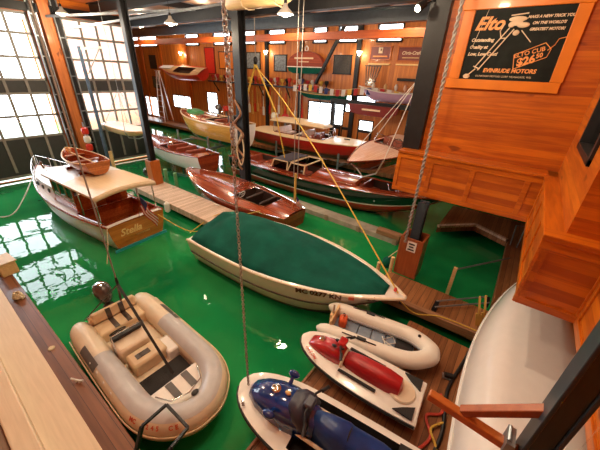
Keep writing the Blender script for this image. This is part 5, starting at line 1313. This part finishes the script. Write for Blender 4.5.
MB().box((0.03, -0.045, 0.16), (0.08, 0.01, 0.10)).build('emblem_mark', M['maroon_board'], t, smooth=False)
MB().box((0, -0.03, -0.16), (0.85, 0.02, 0.07)).build('lettering_line', M['lettering_orange'], t, smooth=False)
t = board('wall_sign', 'maroon sign board with pale script lettering, left of the black corner post', 'sign', -6.92, -5.5, 6.25, 6.92, M['maroon_board'], M['fir_x'])
text('sign_lettering', 'Chris-Craft', 0.22, M['lettering_cream'], t, (0, -0.03, 0.04), RX, shear=0.3, bold=0.004)
MB().box((0, -0.03, -0.18), (0.9, 0.02, 0.03)).build('lettering_line', M['lettering_gold'], t, smooth=False)
for i, (x0, x1) in enumerate(((-8.6, -7.3), (-6.95, -5.4))):
    o = thing('painted_picture_light', ('gold strip painted as a glow under the emblem sign board', 'gold strip painted as a glow under the script sign board')[i], 'lamp', ((x0+x1)/2, 17.95, 6.08))
    MB().box((0, 0, 0), (x1-x0, 0.10, 0.07)).build('painted_light_bar', M['lettering_gold'], o, smooth=False)  # glow is only put into the gold colour; the bar emits nothing
board('poster', 'dark square poster right of the half hull on the far wall', 'poster', -10.95, -9.75, 5.5, 6.5, M['poster_dark'], M['steel'])
board('poster', 'blue grey framed poster just left of the half hull', 'poster', -15.9, -14.8, 5.5, 6.5, M['poster_blue'], M['steel'])
board('poster', 'blue grey framed poster right of the thick steel post', 'poster', -18.7, -17.3, 5.6, 6.65, M['poster_blue'], M['steel'])
board('poster', 'upper black poster on the left part of the far wall', 'poster', -32.7, -31.6, 5.25, 6.4, M['poster_dark'], M['steel'])
board('poster', 'lower green grey poster on the left part of the far wall', 'poster', -32.7, -31.6, 3.5, 4.5, M['poster_green'], M['steel'])
board('wall_panel', 'tall bright red panel on the far wall above the hanging red boat', 'panel', -23.7, -22.5, 5.1, 7.0, M['bright_red'], M['maroon'])
board('wall_panel', 'wide orange panel beside the tall red panel', 'panel', -21.9, -20.2, 5.5, 6.7, M['orange_frame'], M['steel'])

t = thing('half_hull', 'rounded mahogany and green boat transom hung on the far wall', 'boat transom', (-12.85, 17.6, 5.42))
pts = [(1.42*math.cos(PI*k/20), 0.40+0.88*math.sin(PI*k/20)**0.85) for k in range(21)]
MB().prism(pts, -0.2, 0.2, fn=lambda a, b_, c: (a, -c, b_)).build('mahogany_panel', M['mahog_matte'], t, smooth=False, bevel=0.03)
MB().prism([(-1.30, 0.12), (-0.9, 0.0), (0.9, 0.0), (1.30, 0.12), (1.42, 0.36), (-1.42, 0.36)], -0.2, 0.2, fn=lambda a, b_, c: (a, -c, b_)).build('green_band', M['poster_green'] if False else M['green_canvas'], t, smooth=False, bevel=0.02)
MB().box((0, -0.02, 0.385), (2.84, 0.42, 0.05)).build('waterline_stripe', M['paper'], t, smooth=False)
for k, (wd, zz) in enumerate(((1.5, 0.88), (0.8, 0.68))):
    MB().box((-0.05, -0.205, zz), (wd, 0.02, 0.09 if k == 0 else 0.05)).build('lettering_line', M['lettering_cream'], t, smooth=False)
MB().tube([(0.12*math.cos(a), 0, 1.42+0.14*math.sin(a)) for a in [2*PI*i/12 for i in range(12)]], 0.035, 6, loop=True).build('hanging_ring', M['fender'], t)

t = thing('wall_shelf', 'long grey shelf with brackets on the far wall under the posters', 'shelf', (-16.9, 17.6, 4.55))
MB().box((0, 0, 0), (11.8, 0.6, 0.10)).build('shelf_board', M['steel_blue'], t, smooth=False)
for x in (-5.2, -2.6, 0, 2.6, 5.2): MB().bar((x, 0.25, -0.75), (x, -0.25, -0.05), 0.06, 0.06).build('bracket', M['steel'], t, smooth=False)
cols = ['flag_red', 'flag_white', 'flag_red', 'flag_yellow', 'steel', 'flag_red', 'orange', 'flag_white', 'flag_blue']
names = {'flag_red': 'red', 'flag_white': 'white', 'flag_yellow': 'yellow', 'steel': 'dark', 'orange': 'orange', 'flag_blue': 'blue'}
for k in range(32):
    c = cols[k % len(cols)]; x = -22.4+k*0.362
    o = tag(MB().lathe((0, 0, 0), [(0.10, 0), (0.10, .04), (0.03, .10), (0.05, .18), (0.14, .30+0.05*(k % 3)), (0.12, .42+0.05*(k % 3)), (0.001, .44)], 10).build('trophy', M[c]),
            'small %s trophy standing on the long grey shelf' % names[c], 'trophy', '%s trophies on the grey shelf' % names[c])
    o.location = (x, 17.55+0.1*math.sin(k*2.1), 4.60)
# bunting of signal flags
bt = thing('bunting', 'string of red white and yellow signal flags across the far wall', 'bunting', (0, 16.75, 0))
bp = [(-13.2+0.8*i, 0, 4.72+0.10*math.sin(i*1.1)+0.01*i) for i in range(11)]; sp2 = smooth_path(bp, 4)
MB().tube(sp2, 0.012, 5).build('string', M['rope'], bt)
for k in range(20):
    p = sp2[1+2*k]; c = ('flag_white', 'flag_red', 'flag_white', 'flag_yellow', 'flag_red', 'flag_white', 'flag_blue')[k % 7]
    MB().add([(p[0]-0.13, 0, p[2]), (p[0]+0.13, 0, p[2]), (p[0]+0.12, -0.03, p[2]-0.36), (p[0]-0.12, -0.03, p[2]-0.36)], [(0, 1, 2, 3)]).build('pennant', M[c], bt, smooth=False, solid=0.008)
# oars hung in a row under the shelf
for k in range(20):
    x = -19.2+0.31*k; mm = ('oar', 'oar_red', 'fender', 'oar', 'bright_red')[k % 5]
    nm = {'oar': 'yellow', 'oar_red': 'red and tan', 'fender': 'white', 'bright_red': 'red'}[mm]
    o = thing('oar', '%s oar hanging upright on the far wall under the shelf' % nm, 'oar', (x, 17.965, 2.5+0.15*math.sin(k*1.7)), rot=(0, 0.05*math.sin(k*2.3), 0), group='%s oars hung on the far wall' % nm)
    MB().cyl((0, 0, 0.5), (0, 0, 1.75), 0.035, n=8).build('shaft', M[mm], o)
    MB().box((0, 0, 0.28), (0.22, 0.03, 0.62)).build('blade', M[mm], o, bevel=0.02)

# boats hung on or against the far wall
t = thing('racing_boat', 'bright red racing boat with pale deck mounted high on the far wall', 'boat', (-25.4, 16.8, 4.75), rot=(-0.5, 0, PI))
h = Hull(6.0, 1.5, (0.55, 0.55, 0.85), -0.1, 0.8, 0.5, 0.2, 1.8, 0.9)
h.build(t, [M['bright_red']], ()); h.transom(t, M['bright_red'])
h.deck(t, M['tan_wood'], [(0.2, 0.6, 0.6)], 0.1); h.well(t, M['cockpit'], (0.2, 0.6, 0.6), 0.3, 0.1); h.rail(t, M['bright_red'], 0.04)
MB().box((1.9, 0, 0.80), (1.8, 0.5, 0.05)).build('foredeck_stripe', M['fender'], t, smooth=False, bevel=0.02)
t = thing('rowing_boat', 'small lilac rowing boat on a bracket high on the far wall', 'boat', (-6.85, 17.1, 4.2), PI)
h = Hull(3.5, 1.2, (0.55, 0.5, 0.72), 0.0, 0.75, 0.55, 0.25, 2.0, 0.9)
h.build(t, [M['lilac']], ()); h.transom(t, M['lilac']); h.rail(t, M['fender'], 0.035)
h.deck(t, M['lilac'], [(0.15, 0.75, 0.8)], 0.05); h.well(t, M['seat_tan'], (0.15, 0.75, 0.8), 0.35, 0.05)
MB().box((-0.6, 0, 0.45), (0.2, 0.9, 0.04)).box((0.5, 0, 0.45), (0.2, 0.9, 0.04)).build('thwart', M['tan_wood'], t, smooth=False)
for i, x in enumerate((-7.6, -6.9, -6.3, -5.8)):
    o = tag(MB().lathe((x, 16.85, 4.70), [(0.06, 0), (0.03, .1), (0.09, .2), (0.10, .32), (0.04, .42), (0.001, .43)], 10).build('figurine', M[('fender', 'tan_wood', 'fender', 'seat_tan')[i]]),
            ('white figurine at the bow end of the lilac boat', 'tan figurine in the lilac boat', 'white figurine amidships in the lilac boat', 'pink figurine at the stern end of the lilac boat')[i], 'figurine')
t = thing('canoe', 'dark green canoe hung below the shelf on the far wall', 'boat', (-11.3, 17.2, 3.98), PI)
h = Hull(3.8, 0.8, (0.40, 0.32, 0.42), 0.0, 0.15, 0.6, 0.2, 2.0, 0.9, umax=0.5)
h.build(t, [M['green_canvas']], ()); h.rail(t, M['tan_wood'], 0.03); h.deck(t, M['pale_green'], [], 0.03)
t = thing('name_board', 'glossy maroon carved name board shaped like a hull on the far wall', 'board', (-7.35, 16.45, 3.72))
MB().prism([(-1.45, 0.30), (-1.3, -0.15), (-0.8, -0.25), (1.0, -0.28), (1.5, -0.05), (1.55, 0.28)], -0.06, 0.06, fn=lambda a, b_, c: (a, -c, b_)).build('board_body', M['maroon'], t, smooth=False, bevel=0.02)
MB().box((0, -0.07, 0.05), (1.1, 0.02, 0.09)).build('lettering_line', M['lettering_cream'], t, smooth=False)
t = thing('deck_chair_rack', 'dark folded slatted rack standing above the lilac boat', 'rack', (-8.1, 17.5, 4.95))
mb = MB()
for k in range(6): mb.bar((-0.28+0.09*k, 0, 0.0), (-0.45+0.18*k, 0.1, 1.05), 0.06, 0.04)
mb.build('slat', M['engine'], t, smooth=False); MB().box((0, 0.05, 1.02), (1.0, 0.06, 0.06)).box((0, 0, 0.25), (0.62, 0.06, 0.06)).build('cross_bar', M['engine'], t, smooth=False)
tag(MB().box((-6.1, 17.8, 5.35), (1.1, 0.2, 0.14)).build('wall_ledge', M['steel'], smooth=False), 'short black ledge on the wall by the black corner post', 'ledge')
# white stepladder at far left
t = thing('stepladder', 'white stepladder standing by the far wall behind the left steel post', 'ladder', (-30.2, 16.9, 0.455))
for sx in (-1, 1):
    MB().bar((sx*0.55, -0.1, 0), (sx*0.22, 0.25, 4.6), 0.08, 0.05).build('leg', M['fender'], t, smooth=False); MB().bar((sx*0.55, 0.85, 0), (sx*0.22, 0.3, 4.6), 0.07, 0.05).build('leg', M['fender'], t, smooth=False)
for k in range(9): MB().box((0, -0.1+0.035*k*1.1, 0.45+0.5*k), (1.05-0.07*k, 0.12, 0.04)).build('step', M['fender'], t, smooth=False)
MB().box((0, 0.27, 4.62), (0.55, 0.3, 0.06)).build('top_cap', M['fender'], t, smooth=False)
# light wood hull hung under the roof at top centre
t = thing('rowing_shell', 'pale varnished rowing hull slung under the roof at the top of the view', 'boat', (-8.2, 8.75, 7.35), 0.05)
h = Hull(3.2, 0.85, (0.34, 0.32, 0.40), 0.0, 0.6, 0.55, 0.2, 2.0, 0.9)
h.build(t, [M['tan_wood']], ()); h.transom(t, M['tan_wood']); h.rail(t, M['dinghy'], 0.025); h.deck(t, M['dinghy'], [], 0.02)
sl = MB()
for x in (-0.7, 0.7):
    sl.tube([(x, -0.46, 0.36), (x, -0.3, 0.02), (x, 0, -0.03), (x, 0.3, 0.02), (x, 0.46, 0.36)], 0.02, 6)
    for s2 in (-1, 1): sl.cyl((x, s2*0.46, 0.36), (x, s2*0.46, 1.25), 0.012, n=5)
    sl.build('sling', M['rope'], t); sl = MB()
# bright buoys and parts on the timber post by the doors
t = thing('life_buoy_stack', 'red and white buoy post beside the timber post near the cruiser bow', 'buoy', (-18.3, 5.9, 0))
for k in range(4): MB().lathe((0, 0, 0.9+0.42*k), [(0.05, 0), (0.15, .06), (0.17, .2), (0.15, .34), (0.05, .40)], 12).build('buoy', M['bright_red' if k % 2 else 'fender'], t)
MB().cyl((0, 0, -0.8), (0, 0, 2.8), 0.04, n=8).build('stem', M['steel_light'], t)
t = thing('tall_mast', 'blue grey davit mast with a white top arm standing before the right glazed door', 'mast', (-18.6, 6.75, 0))
MB().cyl((0, 0, -0.8), (0, 0, 6.2), 0.10, 0.08, n=12).build('mast_tube', M['mast_blue'], t)
MB().bar((0, 0, 6.1), (0.3, 0.9, 6.2), 0.10, 0.10).build('top_arm', M['fender'], t, smooth=False); MB().bar((0.05, 0.1, 5.0), (0.28, 0.8, 6.15), 0.05, 0.05).build('brace', M['steel_light'], t, smooth=False)
# old outboard motors on stands near the posts
for i, (x, y, cm, lb) in enumerate(((-14.2, 17.2, 'flag_red', 'red topped antique outboard motor on a stand right of the thick steel post'), (-15.2, 17.2, 'fender', 'white topped antique outboard motor on a stand right of the thick steel post'), (-20.6, 17.2, 'bright_red', 'red antique outboard motor hung left of the thick steel post'), (-21.6, 17.2, 'steel_light', 'silver antique outboard motor hung left of the thick steel post'))):
    o = thing('antique_outboard', lb, 'outboard motor', (x, y, 0.455))
    MB().lathe((0, 0, 1.9), [(0.10, 0), (0.26, .06), (0.28, .3), (0.18, .44), (0.001, .46)], 14).build('motor_cowl', M[cm], o)
    MB().cyl((0, 0, 0.6), (0, 0, 1.95), 0.06, n=8).box((0, -0.1, 0.6), (0.1, 0.4, 0.22)).build('motor_leg', M['steel_light'], o)
    MB().box((0, 0.2, 0.9), (0.6, 0.08, 1.8)).box((0, 0.1, 0.03), (0.6, 0.6, 0.06)).build('stand', M['curb'], o, smooth=False)
